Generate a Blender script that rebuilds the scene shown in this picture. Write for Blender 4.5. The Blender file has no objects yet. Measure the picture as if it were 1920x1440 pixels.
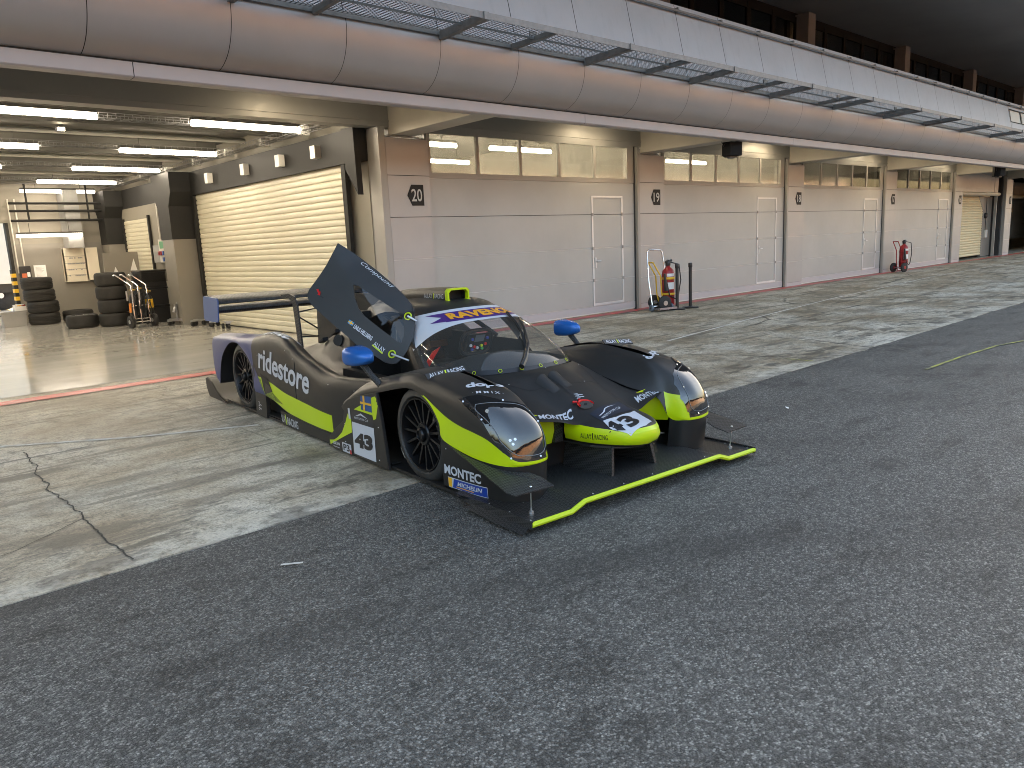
import bpy, bmesh, math, random
from mathutils import Vector, Matrix
from mathutils.bvhtree import BVHTree
R = math.radians
random.seed(7)
scene = bpy.context.scene
COL = scene.collection

# ------------------------------------------------------------------ camera
cam_data = bpy.data.cameras.new('camera')
cam_data.sensor_width = 36.0
cam_data.lens = 1417.0 / 1920.0 * 36.0
cam_data.clip_start = 0.05
cam_data.clip_end = 3000
cam = bpy.data.objects.new('camera', cam_data)
COL.objects.link(cam)
rt = Vector((0.7359690841, -0.6754998188, -0.0452714252))
dn = Vector((-0.1575266228, -0.1058267868, -0.9818279148))
fw = Vector((0.6584336491, 0.7297264460, -0.1842944486))
cam.matrix_world = Matrix(((rt.x, -dn.x, -fw.x, 0), (rt.y, -dn.y, -fw.y, 0), (rt.z, -dn.z, -fw.z, 1.52), (0, 0, 0, 1)))
scene.camera = cam

# ------------------------------------------------------------------ sky, sun, exposure
world = bpy.data.worlds.new("World")
scene.world = world
world.use_nodes = True
nt = world.node_tree
bg = nt.nodes['Background']
sky = nt.nodes.new('ShaderNodeTexSky')
sky.sky_type = 'NISHITA'
sky.sun_disc = False
SUN_EL, SUN_AZ = R(12), R(50)      # low sun behind the pit building; azimuth clockwise from +Y
sky.sun_elevation = SUN_EL
sky.sun_rotation = SUN_AZ
sky.air_density = 1.0
sky.dust_density = 6.5
sky.ozone_density = 0.4
nt.links.new(sky.outputs[0], bg.inputs['Color'])
bg.inputs['Strength'].default_value = 0.15
sun_data = bpy.data.lights.new('sun', 'SUN')
sun_data.energy = 2.0
sun_data.angle = R(0.53)
sun_data.color = (1.0, 0.90, 0.78)
sun = bpy.data.objects.new('sun', sun_data)
COL.objects.link(sun)
sd = Vector((math.sin(SUN_AZ) * math.cos(SUN_EL), math.cos(SUN_AZ) * math.cos(SUN_EL), math.sin(SUN_EL)))
sun.rotation_euler = sd.to_track_quat('Z', 'Y').to_euler()
sun.location = (60, 50, 20)
scene.view_settings.view_transform = 'Standard'
scene.view_settings.look = 'None'
scene.view_settings.exposure = 3.05
scene.view_settings.gamma = 1.0
scene.cycles.use_denoising = True
scene.cycles.pixel_filter_type = 'BLACKMAN_HARRIS'
scene.cycles.filter_width = 0.95
scene.cycles.max_bounces = 8
scene.cycles.diffuse_bounces = 4
scene.cycles.glossy_bounces = 4
scene.cycles.transparent_max_bounces = 12
scene.cycles.sample_clamp_indirect = 6.0
scene.cycles.caustics_reflective = False
scene.cycles.caustics_refractive = False

# ------------------------------------------------------------------ materials
def new_mat(name):
    m = bpy.data.materials.new(name)
    m.use_nodes = True
    b = m.node_tree.nodes['Principled BSDF']
    return m, m.node_tree, b

class NT:
    """tiny helper for wiring nodes"""
    def __init__(self, t): self.t = t
    def n(self, typ, **kw):
        x = self.t.nodes.new(typ)
        for k, v in kw.items():
            if k == 'ins':
                for kk, vv in v.items():
                    if hasattr(vv, 'links'): self.t.links.new(vv, x.inputs[kk])
                    else: x.inputs[kk].default_value = vv
            else: setattr(x, k, v)
        return x
    def link(self, a, b): self.t.links.new(a, b)
    def coord(self, kind='Object', scale=(1, 1, 1), rot=(0, 0, 0)):
        tc = self.n('ShaderNodeTexCoord')
        mp = self.n('ShaderNodeMapping')
        mp.inputs['Scale'].default_value = scale
        mp.inputs['Rotation'].default_value = rot
        self.link(tc.outputs[kind], mp.inputs['Vector'])
        return mp.outputs['Vector']
    def noise(self, vec, scale, detail=4, rough=0.55):
        x = self.n('ShaderNodeTexNoise')
        self.link(vec, x.inputs['Vector'])
        x.inputs['Scale'].default_value = scale
        x.inputs['Detail'].default_value = detail
        x.inputs['Roughness'].default_value = rough
        return x.outputs['Fac']
    def ramp(self, fac, stops):
        x = self.n('ShaderNodeValToRGB')
        self.link(fac, x.inputs['Fac'])
        el = x.color_ramp.elements
        while len(el) < len(stops): el.new(0.5)
        for e, (p, c) in zip(el, stops):
            e.position = p
            e.color = c if len(c) == 4 else (*c, 1)
        return x.outputs['Color']
    def mix(self, fac, a, b, mode='MIX'):
        x = self.n('ShaderNodeMix', data_type='RGBA', blend_type=mode)
        for sock, v in ((x.inputs['Factor'], fac), (x.inputs[6], a), (x.inputs[7], b)):
            if hasattr(v, 'links'): self.link(v, sock)
            elif isinstance(v, (int, float)): sock.default_value = v
            else: sock.default_value = (*v, 1) if len(v) == 3 else v
        return x.outputs[2]
    def math(self, op, a, b=0.0, c=0.0):
        x = self.n('ShaderNodeMath', operation=op)
        for s, v in zip(x.inputs, (a, b, c)):
            if hasattr(v, 'links'): self.link(v, s)
            else: s.default_value = v
        return x.outputs[0]
    def fresnel(self, ior):
        geo = self.n('ShaderNodeNewGeometry')
        x = self.n('ShaderNodeFresnel')
        self.link(self.math('MULTIPLY_ADD', geo.outputs['Backfacing'], 1.0 / ior - ior, ior), x.inputs['IOR'])
        return x
    def bump(self, h, strength, dist=0.01):
        x = self.n('ShaderNodeBump')
        self.link(h, x.inputs['Height'])
        x.inputs['Strength'].default_value = strength
        x.inputs['Distance'].default_value = dist
        return x.outputs['Normal']

def g3(v): return (v, v, v)

def mat(name, col, rough=0.6, metal=0.0, var=0.08, scale=3.0, spec=0.5, bump=0.0, bscale=60.0, coat=0.0, rvar=0.0):
    """plain surface with slight procedural tone variation"""
    m, t, b = new_mat(name)
    k = NT(t)
    v = k.coord('Object')
    f = k.noise(v, scale, 5)
    lo = tuple(max(0, c * (1 - var)) for c in col)
    hi = tuple(min(1, c * (1 + var)) for c in col)
    k.link(k.ramp(f, [(0.3, lo), (0.7, hi)]), b.inputs['Base Color'])
    b.inputs['Roughness'].default_value = rough
    if rvar:
        k.link(k.math('MULTIPLY_ADD', k.noise(v, scale * 2.7, 4), rvar, rough - rvar * 0.5), b.inputs['Roughness'])
    b.inputs['Metallic'].default_value = metal
    b.inputs['Specular IOR Level'].default_value = spec
    if coat:
        b.inputs['Coat Weight'].default_value = coat
        b.inputs['Coat Roughness'].default_value = 0.06
    if bump:
        k.link(k.bump(k.noise(v, bscale, 3), bump, 0.004), b.inputs['Normal'])
    return m

def emit(name, col, s):
    m, t, b = new_mat(name)
    b.inputs['Base Color'].default_value = (*col, 1)
    b.inputs['Emission Color'].default_value = (*col, 1)
    b.inputs['Emission Strength'].default_value = s
    return m

M = {}
# ground
def asphalt():
    m, t, b = new_mat('asphalt')
    k = NT(t)
    v = k.coord('Object')
    vo = k.n('ShaderNodeTexVoronoi', feature='F1'); k.link(v, vo.inputs['Vector']); vo.inputs['Scale'].default_value = 118
    sep = k.n('ShaderNodeSeparateColor'); k.link(vo.outputs['Color'], sep.inputs[0])
    stone = k.ramp(sep.outputs[0], [(0.0, g3(0.012)), (0.34, (0.035, 0.034, 0.032)), (0.55, (0.095, 0.093, 0.086)), (0.80, (0.215, 0.21, 0.193)), (1.0, (0.38, 0.37, 0.335))])
    stone = k.mix(1.0, stone, k.ramp(vo.outputs['Distance'], [(0.30, g3(1.0)), (0.65, g3(0.4))]), 'MULTIPLY')
    fine = k.noise(v, 300, 2)
    stone = k.mix(0.35, stone, k.ramp(fine, [(0.40, g3(0.025)), (0.60, (0.24, 0.235, 0.215))]))
    clump = k.noise(v, 26, 4, 0.7)
    stone = k.mix(1.0, stone, k.ramp(clump, [(0.32, g3(0.62)), (0.68, g3(1.30))]), 'MULTIPLY')
    big = k.noise(v, 0.55, 6, 0.6)
    stone = k.mix(1.0, stone, k.ramp(big, [(0.25, g3(0.72)), (0.75, g3(1.25))]), 'MULTIPLY')
    mid = k.noise(k.coord('Object', (1.2, 3.2, 1), (0, 0, R(10))), 1.3, 8, 0.7)
    stone = k.mix(1.0, stone, k.ramp(mid, [(0.36, g3(0.55)), (0.47, g3(0.95)), (0.7, g3(1.10))]), 'MULTIPLY')
    oil = k.noise(v, 1.7, 5, 0.55)
    stone = k.mix(k.math('MULTIPLY', k.ramp(oil, [(0.66, g3(0)), (0.72, g3(1))]), 0.55), stone, g3(0.02))
    # rubber laid down by cars turning out of the garages
    w = k.n('ShaderNodeTexWave', wave_type='RINGS', rings_direction='Z'); k.link(k.coord('Object', (0.16, 0.26, 1), (0, 0, R(20))), w.inputs['Vector'])
    w.inputs['Scale'].default_value = 1.1; w.inputs['Distortion'].default_value = 3.0; w.inputs['Detail'].default_value = 2; w.inputs['Detail Scale'].default_value = 0.8
    msk = k.math('MULTIPLY', k.ramp(w.outputs['Fac'], [(0.82, g3(0)), (0.97, g3(1))]), k.ramp(k.noise(v, 0.35, 3), [(0.46, g3(0)), (0.62, g3(1))]))
    stone = k.mix(k.math('MULTIPLY', msk, 0.5), stone, g3(0.02))
    k.link(stone, b.inputs['Base Color'])
    b.inputs['Roughness'].default_value = 0.72
    b.inputs['Specular IOR Level'].default_value = 0.4
    h = k.math('ADD', k.math('MULTIPLY', vo.outputs['Distance'], -1.0), k.math('MULTIPLY', fine, 0.4))
    k.link(k.bump(h, 0.55, 0.008), b.inputs['Normal'])
    return m
M['asphalt'] = asphalt()

def concrete_apron():
    m, t, b = new_mat('apron_concrete')
    k = NT(t)
    v = k.coord('Object')
    big = k.noise(v, 0.8, 12, 0.68)
    base = k.ramp(big, [(0.34, (0.20, 0.162, 0.105)), (0.46, (0.34, 0.292, 0.212)), (0.55, (0.47, 0.425, 0.335)), (0.68, (0.60, 0.56, 0.47))])
    grain = k.noise(v, 48, 6, 0.85)
    sp = k.noise(v, 7.5, 10, 0.78)
    base = k.mix(1.0, base, k.ramp(grain, [(0.38, g3(0.40)), (0.5, g3(1.0)), (0.64, g3(1.32))]), 'MULTIPLY')
    base = k.mix(1.0, base, k.ramp(sp, [(0.38, g3(0.45)), (0.5, g3(1.0)), (0.66, g3(1.22))]), 'MULTIPLY')
    jit = k.math('MULTIPLY_ADD', sp, 0.30, -0.15)
    st = k.math('ADD', k.noise(k.coord('Object', (0.55, 1.5, 1), (0, 0, R(14))), 1.2, 6, 0.62), jit)
    base = k.mix(k.math('MULTIPLY', k.ramp(st, [(0.55, g3(0)), (0.64, g3(1))]), 0.55), base, (0.085, 0.074, 0.054))
    st2 = k.math('ADD', k.noise(k.coord('Object', (0.45, 3.2, 1), (0, 0, R(-52))), 1.5, 6, 0.6), jit)
    base = k.mix(k.math('MULTIPLY', k.ramp(st2, [(0.56, g3(0)), (0.62, g3(1))]), 0.62), base, (0.075, 0.066, 0.050))
    ed = k.n('ShaderNodeSeparateXYZ'); k.link(v, ed.inputs[0])
    near = k.ramp(k.math('SUBTRACT', 5.4, ed.outputs['Y']), [(0.0, g3(0)), (1.0, g3(1))])
    nst = k.math('ADD', k.noise(k.coord('Object', (0.9, 1.6, 1), (0, 0, R(30))), 2.1, 6, 0.65), jit)
    base = k.mix(k.math('MULTIPLY', k.math('MULTIPLY', near, k.ramp(nst, [(0.52, g3(0)), (0.58, g3(1))])), 0.8), base, (0.06, 0.054, 0.042))
    fringe = k.math('MULTIPLY', k.ramp(k.math('ADD', k.math('MULTIPLY', k.math('SUBTRACT', 4.22, ed.outputs['Y']), 3.5), jit), [(0.0, g3(0)), (0.5, g3(0.45))]), k.ramp(sp, [(0.40, g3(0)), (0.56, g3(1))]))
    base = k.mix(fringe, base, (0.55, 0.52, 0.45))
    # cracks and saw cuts
    vo = k.n('ShaderNodeTexVoronoi', feature='DISTANCE_TO_EDGE')
    wv = k.n('ShaderNodeMix', data_type='VECTOR'); wv.inputs[0].default_value = 0.12
    nz = k.n('ShaderNodeTexNoise'); k.link(v, nz.inputs['Vector']); nz.inputs['Scale'].default_value = 2.2; nz.inputs['Detail'].default_value = 6
    k.link(v, wv.inputs[4]); k.link(nz.outputs['Color'], wv.inputs[5]); k.link(wv.outputs[1], vo.inputs['Vector']); vo.inputs['Scale'].default_value = 0.28
    crack = k.math('MULTIPLY', k.math('LESS_THAN', vo.outputs['Distance'], 0.006), k.ramp(k.noise(v, 0.4, 2), [(0.45, g3(0)), (0.55, g3(0.7))]))
    base = k.mix(crack, base, (0.06, 0.055, 0.045))
    br = k.n('ShaderNodeTexBrick'); br.offset = 0.5
    k.link(k.coord('Object', (1, 1, 1)), br.inputs['Vector'])
    br.inputs['Scale'].default_value = 1.0; br.inputs['Brick Width'].default_value = 5.2; br.inputs['Row Height'].default_value = 2.95
    br.inputs['Mortar Size'].default_value = 0.014; br.inputs['Mortar Smooth'].default_value = 0.4
    br.inputs['Color1'].default_value = (1, 1, 1, 1); br.inputs['Color2'].default_value = (0.9, 0.9, 0.9, 1); br.inputs['Mortar'].default_value = (0.5, 0.5, 0.48, 1)
    base = k.mix(0.55, base, br.outputs['Color'], 'MULTIPLY')
    k.link(base, b.inputs['Base Color'])
    k.link(k.ramp(big, [(0.3, g3(0.5)), (0.7, g3(0.75))]), b.inputs['Roughness'])
    k.link(k.bump(k.noise(v, 45, 8, 0.75), 0.45, 0.008), b.inputs['Normal'])
    return m
M['apron'] = concrete_apron()

def garage_floor():
    m, t, b = new_mat('polished_floor')
    k = NT(t)
    v = k.coord('Object')
    a = k.noise(k.coord('Object', (0.35, 1.6, 1)), 1.0, 6, 0.6)
    c = k.ramp(a, [(0.3, (0.42, 0.40, 0.35)), (0.7, (0.57, 0.55, 0.49))])
    s = k.noise(k.coord('Object', (0.6, 5, 1), (0, 0, R(12))), 2.2, 5, 0.7)
    c = k.mix(k.math('MULTIPLY', k.ramp(s, [(0.62, g3(0)), (0.7, g3(1))]), 0.5), c, (0.12, 0.115, 0.10))
    k.link(c, b.inputs['Base Color'])
    k.link(k.ramp(k.noise(v, 2.2, 5), [(0.3, g3(0.07)), (0.7, g3(0.16))]), b.inputs['Roughness'])
    b.inputs['Specular IOR Level'].default_value = 0.6
    k.link(k.bump(k.noise(k.coord('Object', (0.8, 3, 1)), 1.6, 3), 0.025, 0.05), b.inputs['Normal'])
    return m
M['floor'] = garage_floor()

def worn(name, col, under, rough=0.6, lo=0.42, hi=0.55, sc=6):
    m, t, b = new_mat(name)
    k = NT(t)
    f = k.noise(k.coord('Object', (0.5, 1.5, 1)), sc, 7, 0.7)
    k.link(k.mix(k.ramp(f, [(lo, g3(0)), (hi, g3(1))]), under, col), b.inputs['Base Color'])
    b.inputs['Roughness'].default_value = rough
    return m
M['redline'] = worn('red_floor_paint', (0.50, 0.055, 0.05), (0.33, 0.10, 0.085), 0.4, 0.30, 0.5)
M['chalk'] = worn('faded_yellow_mark', (0.42, 0.42, 0.07), (0.12, 0.12, 0.09), 0.8, 0.40, 0.6, 9)
M['whitemark'] = worn('faded_white_mark', (0.72, 0.71, 0.67), (0.44, 0.42, 0.37), 0.8, 0.40, 0.62, 9)

def panel_mat(name, col, rough, metal, streak=0.12, dirt=(0.30, 0.28, 0.26)):
    m, t, b = new_mat(name)
    k = NT(t)
    v = k.coord('Object')
    f = k.noise(v, 0.9, 5, 0.6)
    c = k.ramp(f, [(0.3, tuple(x * 0.93 for x in col)), (0.7, tuple(min(1, x * 1.05) for x in col))])
    s = k.noise(k.coord('Object', (6, 6, 0.35)), 1.2, 6, 0.7)
    c = k.mix(k.math('MULTIPLY', k.ramp(s, [(0.52, g3(0)), (0.75, g3(1))]), streak), c, dirt)
    k.link(c, b.inputs['Base Color'])
    b.inputs['Metallic'].default_value = metal
    k.link(k.math('MULTIPLY_ADD', k.noise(v, 7, 4), 0.16, rough - 0.08), b.inputs['Roughness'])
    k.link(k.bump(k.noise(v, 320, 2), 0.04, 0.001), b.inputs['Normal'])
    return m
M['door'] = panel_mat('door_grey_lacquer', (0.40, 0.398, 0.380), 0.42, 0.15, 0.05)
M['doorrail'] = panel_mat('pale_door_rail', (0.46, 0.435, 0.43), 0.5, 0.0)
M['pillar'] = panel_mat('pillar_cladding', (0.385, 0.38, 0.375), 0.38, 0.25, 0.06)
M['trim'] = panel_mat('grey_steel_trim', (0.34, 0.325, 0.30), 0.45, 0.2)
M['seam'] = mat('dark_seam', (0.03, 0.03, 0.03), 0.8)
M['rail_light'] = mat('bright_frame_and_highlight', (0.66, 0.655, 0.65), 0.35, 0.3)  # also paints the highlight on the lower panel joints
M['tube'] = panel_mat('fascia_aluminium', (0.44, 0.425, 0.425), 0.42, 0.3, 0.05)
M['strip'] = panel_mat('fascia_strip_paint', (0.43, 0.385, 0.38), 0.45, 0.0, 0.06)
M['parapet'] = panel_mat('parapet_panel', (0.44, 0.448, 0.48), 0.42, 0.15, 0.25, (0.25, 0.26, 0.29))
M['galv'] = mat('galvanised_steel', (0.21, 0.208, 0.21), 0.55, 0.25, 0.15, 12)
M['rustwire'] = mat('weathered_wire', (0.075, 0.070, 0.070), 0.7, 0.1, 0.2, 12)
M['beam'] = mat('cast_concrete', (0.52, 0.48, 0.41), 0.8, 0, 0.1, 1.4, bump=0.25, bscale=25)
M['canopy'] = mat('canopy_soffit_paint', (0.42, 0.40, 0.36), 0.7, 0, 0.06)
M['soffit'] = mat('dark_roof_soffit', (0.30, 0.30, 0.31), 0.75, 0, 0.12, 0.4)
M['upperglass'] = mat('dark_window_glass', (0.012, 0.012, 0.013), 0.06, 0, 0.1, spec=0.6)
M['mullion'] = mat('black_mullion', (0.012, 0.012, 0.013), 0.85, spec=0.1)
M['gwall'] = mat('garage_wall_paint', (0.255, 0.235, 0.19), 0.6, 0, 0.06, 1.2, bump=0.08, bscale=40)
M['gwall_lo'] = mat('garage_dado_paint', (0.225, 0.21, 0.18), 0.42, 0, 0.05, 1.5, bump=0.06, bscale=40)
M['blackbeam'] = mat('black_painted_beam', (0.011, 0.0105, 0.009), 0.7, 0, 0.15)
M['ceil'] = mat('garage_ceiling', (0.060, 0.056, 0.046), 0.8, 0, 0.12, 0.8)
M['shutter'] = mat('cream_shutter', (0.60, 0.56, 0.43), 0.42, 0.0, 0.04, 2.0)
M['shutter2'] = mat('grey_shutter', (0.30, 0.29, 0.28), 0.5)
M['tubelamp'] = emit('fluorescent_tube', (1.0, 0.86, 0.66), 10.0)
M['canopylamp'] = emit('canopy_lamp', (1.0, 0.82, 0.55), 10)
M['wall_tube'] = emit('far_fluorescent_tube', (1.0, 0.86, 0.70), 3.4)
M['uplamp'] = emit('upstairs_lamp', (1.0, 0.62, 0.25), 4)
M['white'] = mat('white_paint', (0.78, 0.78, 0.77), 0.45, 0, 0.02)
M['offwhite'] = mat('off_white_enamel', (0.62, 0.60, 0.54), 0.45, 0, 0.04)
M['sign'] = mat('sign_charcoal', (0.024, 0.022, 0.020), 0.6, spec=0.25)
M['signtext'] = mat('sign_lettering', (0.52, 0.50, 0.47), 0.5)
M['black'] = mat('satin_black', (0.016, 0.016, 0.017), 0.42)
M['rubber'] = mat('tyre_rubber', (0.022, 0.021, 0.020), 0.72, 0, 0.25, 14, bump=0.2, bscale=90)
M['oldrubber'] = mat('used_tyre_rubber', (0.020, 0.019, 0.017), 0.7, 0, 0.25, 9, bump=0.3, bscale=60)
M['chrome'] = mat('chromed_tube', (0.72, 0.72, 0.72), 0.18, 1.0, 0.03)
M['red'] = mat('extinguisher_red', (0.30, 0.016, 0.018), 0.35, 0, 0.08)
M['yellow'] = mat('yellow_paint', (0.75, 0.46, 0.03), 0.4)
M['greyplastic'] = mat('grey_plastic', (0.30, 0.30, 0.29), 0.5)
M['steel'] = mat('bare_steel', (0.45, 0.45, 0.45), 0.35, 0.9)
M['stand'] = mat('grandstand_concrete', (0.16, 0.14, 0.125), 0.8, 0, 0.2, 0.2)
M['seats'] = mat('grandstand_seats', (0.24, 0.125, 0.06), 0.6, 0, 0.4, 0.6)

def glass(name, tint=(1, 1, 1), dirty=0.1, rough=0.03, dirtcol=(0.7, 0.68, 0.62)):
    m, t, b = new_mat(name)
    k = NT(t)
    out = t.nodes['Material Output']
    tr = k.n('ShaderNodeBsdfTransparent'); tr.inputs[0].default_value = (*tint, 1)
    gl = k.n('ShaderNodeBsdfGlossy'); gl.inputs['Roughness'].default_value = rough
    df = k.n('ShaderNodeBsdfTranslucent' if dirty > 0.15 else 'ShaderNodeBsdfDiffuse'); df.inputs[0].default_value = (*dirtcol, 1)
    fr = k.fresnel(1.5)
    m1 = k.n('ShaderNodeMixShader'); m2 = k.n('ShaderNodeMixShader')
    d = k.math('MULTIPLY', k.ramp(k.noise(k.coord('Object', (1.6, 1.6, 0.35)), 2.0, 4, 0.6), [(0.25, g3(0.6)), (0.75, g3(1))]), dirty)
    k.link(d, m1.inputs[0]); k.link(tr.outputs[0], m1.inputs[1]); k.link(df.outputs[0], m1.inputs[2])
    k.link(fr.outputs[0], m2.inputs[0]); k.link(m1.outputs[0], m2.inputs[1]); k.link(gl.outputs[0], m2.inputs[2])
    k.link(m2.outputs[0], out.inputs[0])
    return m
M['pane'] = glass('dusty_window_glass', (0.92, 0.92, 0.88), 0.24, 0.06, (0.6, 0.585, 0.52))
M['pane2'] = glass('upstairs_window_glass', (0.55, 0.55, 0.55), 0.03, 0.04, (0.1, 0.1, 0.1))
M['upwall'] = mat('upstairs_wall', (0.10, 0.09, 0.08), 0.7)
M['screen'] = glass('windscreen_polycarbonate', (0.92, 0.93, 0.94), 0.05, 0.02)
M['wrap'] = glass('plastic_wrap', (0.8, 0.8, 0.8), 0.25, 0.15)

# ------------------------------------------------------------------ geometry helpers
class MB:
    def __init__(self): self.v = []; self.f = []; self.mi = []
    def add(self, vs, fs, mi=0):
        o = len(self.v); self.v += [tuple(p) for p in vs]
        for q in fs: self.f.append(tuple(i + o for i in q)); self.mi.append(mi)
        return self
    def box(self, x0, x1, y0, y1, z0, z1, mi=0):
        p = [(x0, y0, z0), (x1, y0, z0), (x1, y1, z0), (x0, y1, z0), (x0, y0, z1), (x1, y0, z1), (x1, y1, z1), (x0, y1, z1)]
        return self.add(p, [(0, 3, 2, 1), (4, 5, 6, 7), (0, 1, 5, 4), (1, 2, 6, 5), (2, 3, 7, 6), (3, 0, 4, 7)], mi)
    def tube(self, pts, r, n=8, mi=0, closed=False, cap=True):
        pts = [Vector(p) for p in pts]
        rs = r if isinstance(r, (list, tuple)) else [r] * len(pts)
        L = len(pts); rings = []; prev = None
        for i, p in enumerate(pts):
            if closed: t = pts[(i + 1) % L] - pts[i - 1]
            else: t = pts[min(i + 1, L - 1)] - pts[max(i - 1, 0)]
            t = t.normalized() if t.length > 1e-9 else Vector((0, 0, 1))
            if prev is None:
                a = Vector((0, 0, 1)) if abs(t.z) < 0.9 else Vector((1, 0, 0))
                u = t.cross(a).normalized()
            else:
                u = (prev - t * prev.dot(t))
                u = u.normalized() if u.length > 1e-6 else t.orthogonal().normalized()
            prev = u; w = t.cross(u)
            rings.append([p + (u * math.cos(2 * math.pi * j / n) + w * math.sin(2 * math.pi * j / n)) * rs[i] for j in range(n)])
        vs = [q for ring in rings for q in ring]; fs = []
        for i in range(L if closed else L - 1):
            i2 = (i + 1) % L
            for j in range(n): fs.append((i * n + j, i * n + (j + 1) % n, i2 * n + (j + 1) % n, i2 * n + j))
        if cap and not closed:
            fs.append(tuple(range(n - 1, -1, -1))); fs.append(tuple((L - 1) * n + j for j in range(n)))
        return self.add(vs, fs, mi)
    def lathe(self, prof, n=32, O=(0, 0, 0), axis='z', mi=0, a0=0.0, a1=2 * math.pi):
        full = abs(a1 - a0 - 2 * math.pi) < 1e-6
        vs = []; m = len(prof); cnt = n if full else n + 1
        for j in range(cnt):
            a = a0 + (a1 - a0) * j / n
            c, s = math.cos(a), math.sin(a)
            for r, h in prof:
                p = {'z': (r * c, r * s, h), 'x': (h, r * c, r * s), 'y': (r * c, h, r * s)}[axis]
                vs.append((p[0] + O[0], p[1] + O[1], p[2] + O[2]))
        fs = []
        for j in range(n):
            j2 = (j + 1) % cnt
            for i in range(m - 1): fs.append((j * m + i, j2 * m + i, j2 * m + i + 1, j * m + i + 1))
        return self.add(vs, fs, mi)
    def prism(self, poly, a, b, axis='z', mi=0):
        """2-D polygon extruded from a to b along axis; poly in the other two axes (cyclic order)"""
        def pt(q, h): return {'z': (q[0], q[1], h), 'x': (h, q[0], q[1]), 'y': (q[0], h, q[1])}[axis]
        n = len(poly)
        vs = [pt(q, a) for q in poly] + [pt(q, b) for q in poly]
        fs = [tuple(range(n - 1, -1, -1)), tuple(range(n, 2 * n))] + [(i, (i + 1) % n, n + (i + 1) % n, n + i) for i in range(n)]
        return self.add(vs, fs, mi)
    def grid(self, g, mi=0, mat_fn=None):
        r, c = len(g), len(g[0])
        o = len(self.v)
        self.v += [tuple(p) for row in g for p in row]
        for i in range(r - 1):
            for j in range(c - 1):
                self.f.append((o + i * c + j, o + i * c + j + 1, o + (i + 1) * c + j + 1, o + (i + 1) * c + j))
                self.mi.append(mat_fn(i, j) if mat_fn else mi)
        return self
    def build(self, name, mats, parent=None, smooth=True, bevel=0.0, merge=False, angle=40, recalc=True, solid=0.0):
        me = bpy.data.meshes.new(name)
        me.from_pydata(self.v, [], self.f)
        if not isinstance(mats, (list, tuple)): mats = [mats]
        for mm in mats: me.materials.append(mm)
        for p, i in zip(me.polygons, self.mi): p.material_index = i
        bm = bmesh.new(); bm.from_mesh(me)
        if merge: bmesh.ops.remove_doubles(bm, verts=bm.verts, dist=1e-5)
        if recalc: bmesh.ops.recalc_face_normals(bm, faces=bm.faces)
        if bevel:
            es = [e for e in bm.edges if len(e.link_faces) == 2 and e.calc_face_angle(0) > R(35)]
            bmesh.ops.bevel(bm, geom=es, offset=bevel, segments=2, profile=0.7, affect='EDGES', clamp_overlap=True)
        for f in bm.faces: f.smooth = smooth
        if smooth:
            for e in bm.edges:
                if len(e.link_faces) == 2 and e.calc_face_angle(0) > R(angle): e.smooth = False
        bm.to_mesh(me); bm.free()
        o = bpy.data.objects.new(name, me)
        COL.objects.link(o)
        if parent: o.parent = parent
        if solid:
            md = o.modifiers.new('thickness', 'SOLIDIFY'); md.thickness = solid; md.offset = -1
        return o

def tag(o, label=None, cat=None, group=None, kind=None):
    if label: o['label'] = label
    if cat: o['category'] = cat
    if group: o['group'] = group
    if kind: o['kind'] = kind
    return o

def thing(name, label, cat, loc=(0, 0, 0), rz=0.0, group=None):
    o = bpy.data.objects.new(name, None)
    o.empty_display_size = 0.2
    COL.objects.link(o)
    o.location = loc; o.rotation_euler = (0, 0, rz)
    return tag(o, label, cat, group)

def copy_tree(o, parent=None):
    c = o.copy(); COL.objects.link(c)
    if parent: c.parent = parent
    for ch in list(o.children): copy_tree(ch, c)
    return c

def text_tris(txt, bold=0.0, shear=0.0):
    """flat text outline as verts/faces, normalised to its own bounding box"""
    cu = bpy.data.curves.new('lettering', 'FONT')
    cu.body = txt; cu.size = 1.0; cu.offset = bold; cu.shear = shear; cu.resolution_u = 3
    ob = bpy.data.objects.new('lettering', cu); COL.objects.link(ob)
    dg = bpy.context.evaluated_depsgraph_get(); dg.update()
    me = ob.evaluated_get(dg).to_mesh()
    vs = [(v.co.x, v.co.y) for v in me.vertices]; fs = [tuple(p.vertices) for p in me.polygons]
    ob.evaluated_get(dg).to_mesh_clear()
    bpy.data.objects.remove(ob); bpy.data.curves.remove(cu)
    x0 = min(v[0] for v in vs); x1 = max(v[0] for v in vs); y0 = min(v[1] for v in vs); y1 = max(v[1] for v in vs)
    return [((v[0] - x0) / (x1 - x0), (v[1] - y0) / (y1 - y0)) for v in vs], fs

def flat_text(txt, O, U, V, name, m, parent=None, bold=0.0, shear=0.0):
    vs, fs = text_tris(txt, bold, shear)
    O, U, V = Vector(O), Vector(U), Vector(V)
    return MB().add([O + U * a + V * b for a, b in vs], fs).build(name, m, parent, smooth=False, recalc=False)

def catmull(P, n):
    """Catmull-Rom through a list of Vectors, n segments between points"""
    out = []
    L = len(P)
    for i in range(L - 1):
        p1, p2 = P[i], P[i + 1]
        p0 = P[i - 1] if i > 0 else p1 * 2 - p2
        p3 = P[i + 2] if i + 2 < L else p2 * 2 - p1
        for k in range(n):
            t = k / n
            out.append(0.5 * ((2 * p1) + (p2 - p0) * t + (2 * p0 - 5 * p1 + 4 * p2 - p3) * t * t + (3 * p1 - p0 - 3 * p2 + p3) * t ** 3))
    out.append(P[-1])
    return out

def net(rows, nr=4, nc=4):
    """bicubic surface through a control net"""
    rows = [[Vector(p) for p in r] for r in rows]
    rows = [catmull(r, nc) for r in rows]
    cols = [catmull([r[j] for r in rows], nr) for j in range(len(rows[0]))]
    return [[cols[j][i] for j in range(len(cols))] for i in range(len(cols[0]))]

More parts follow.
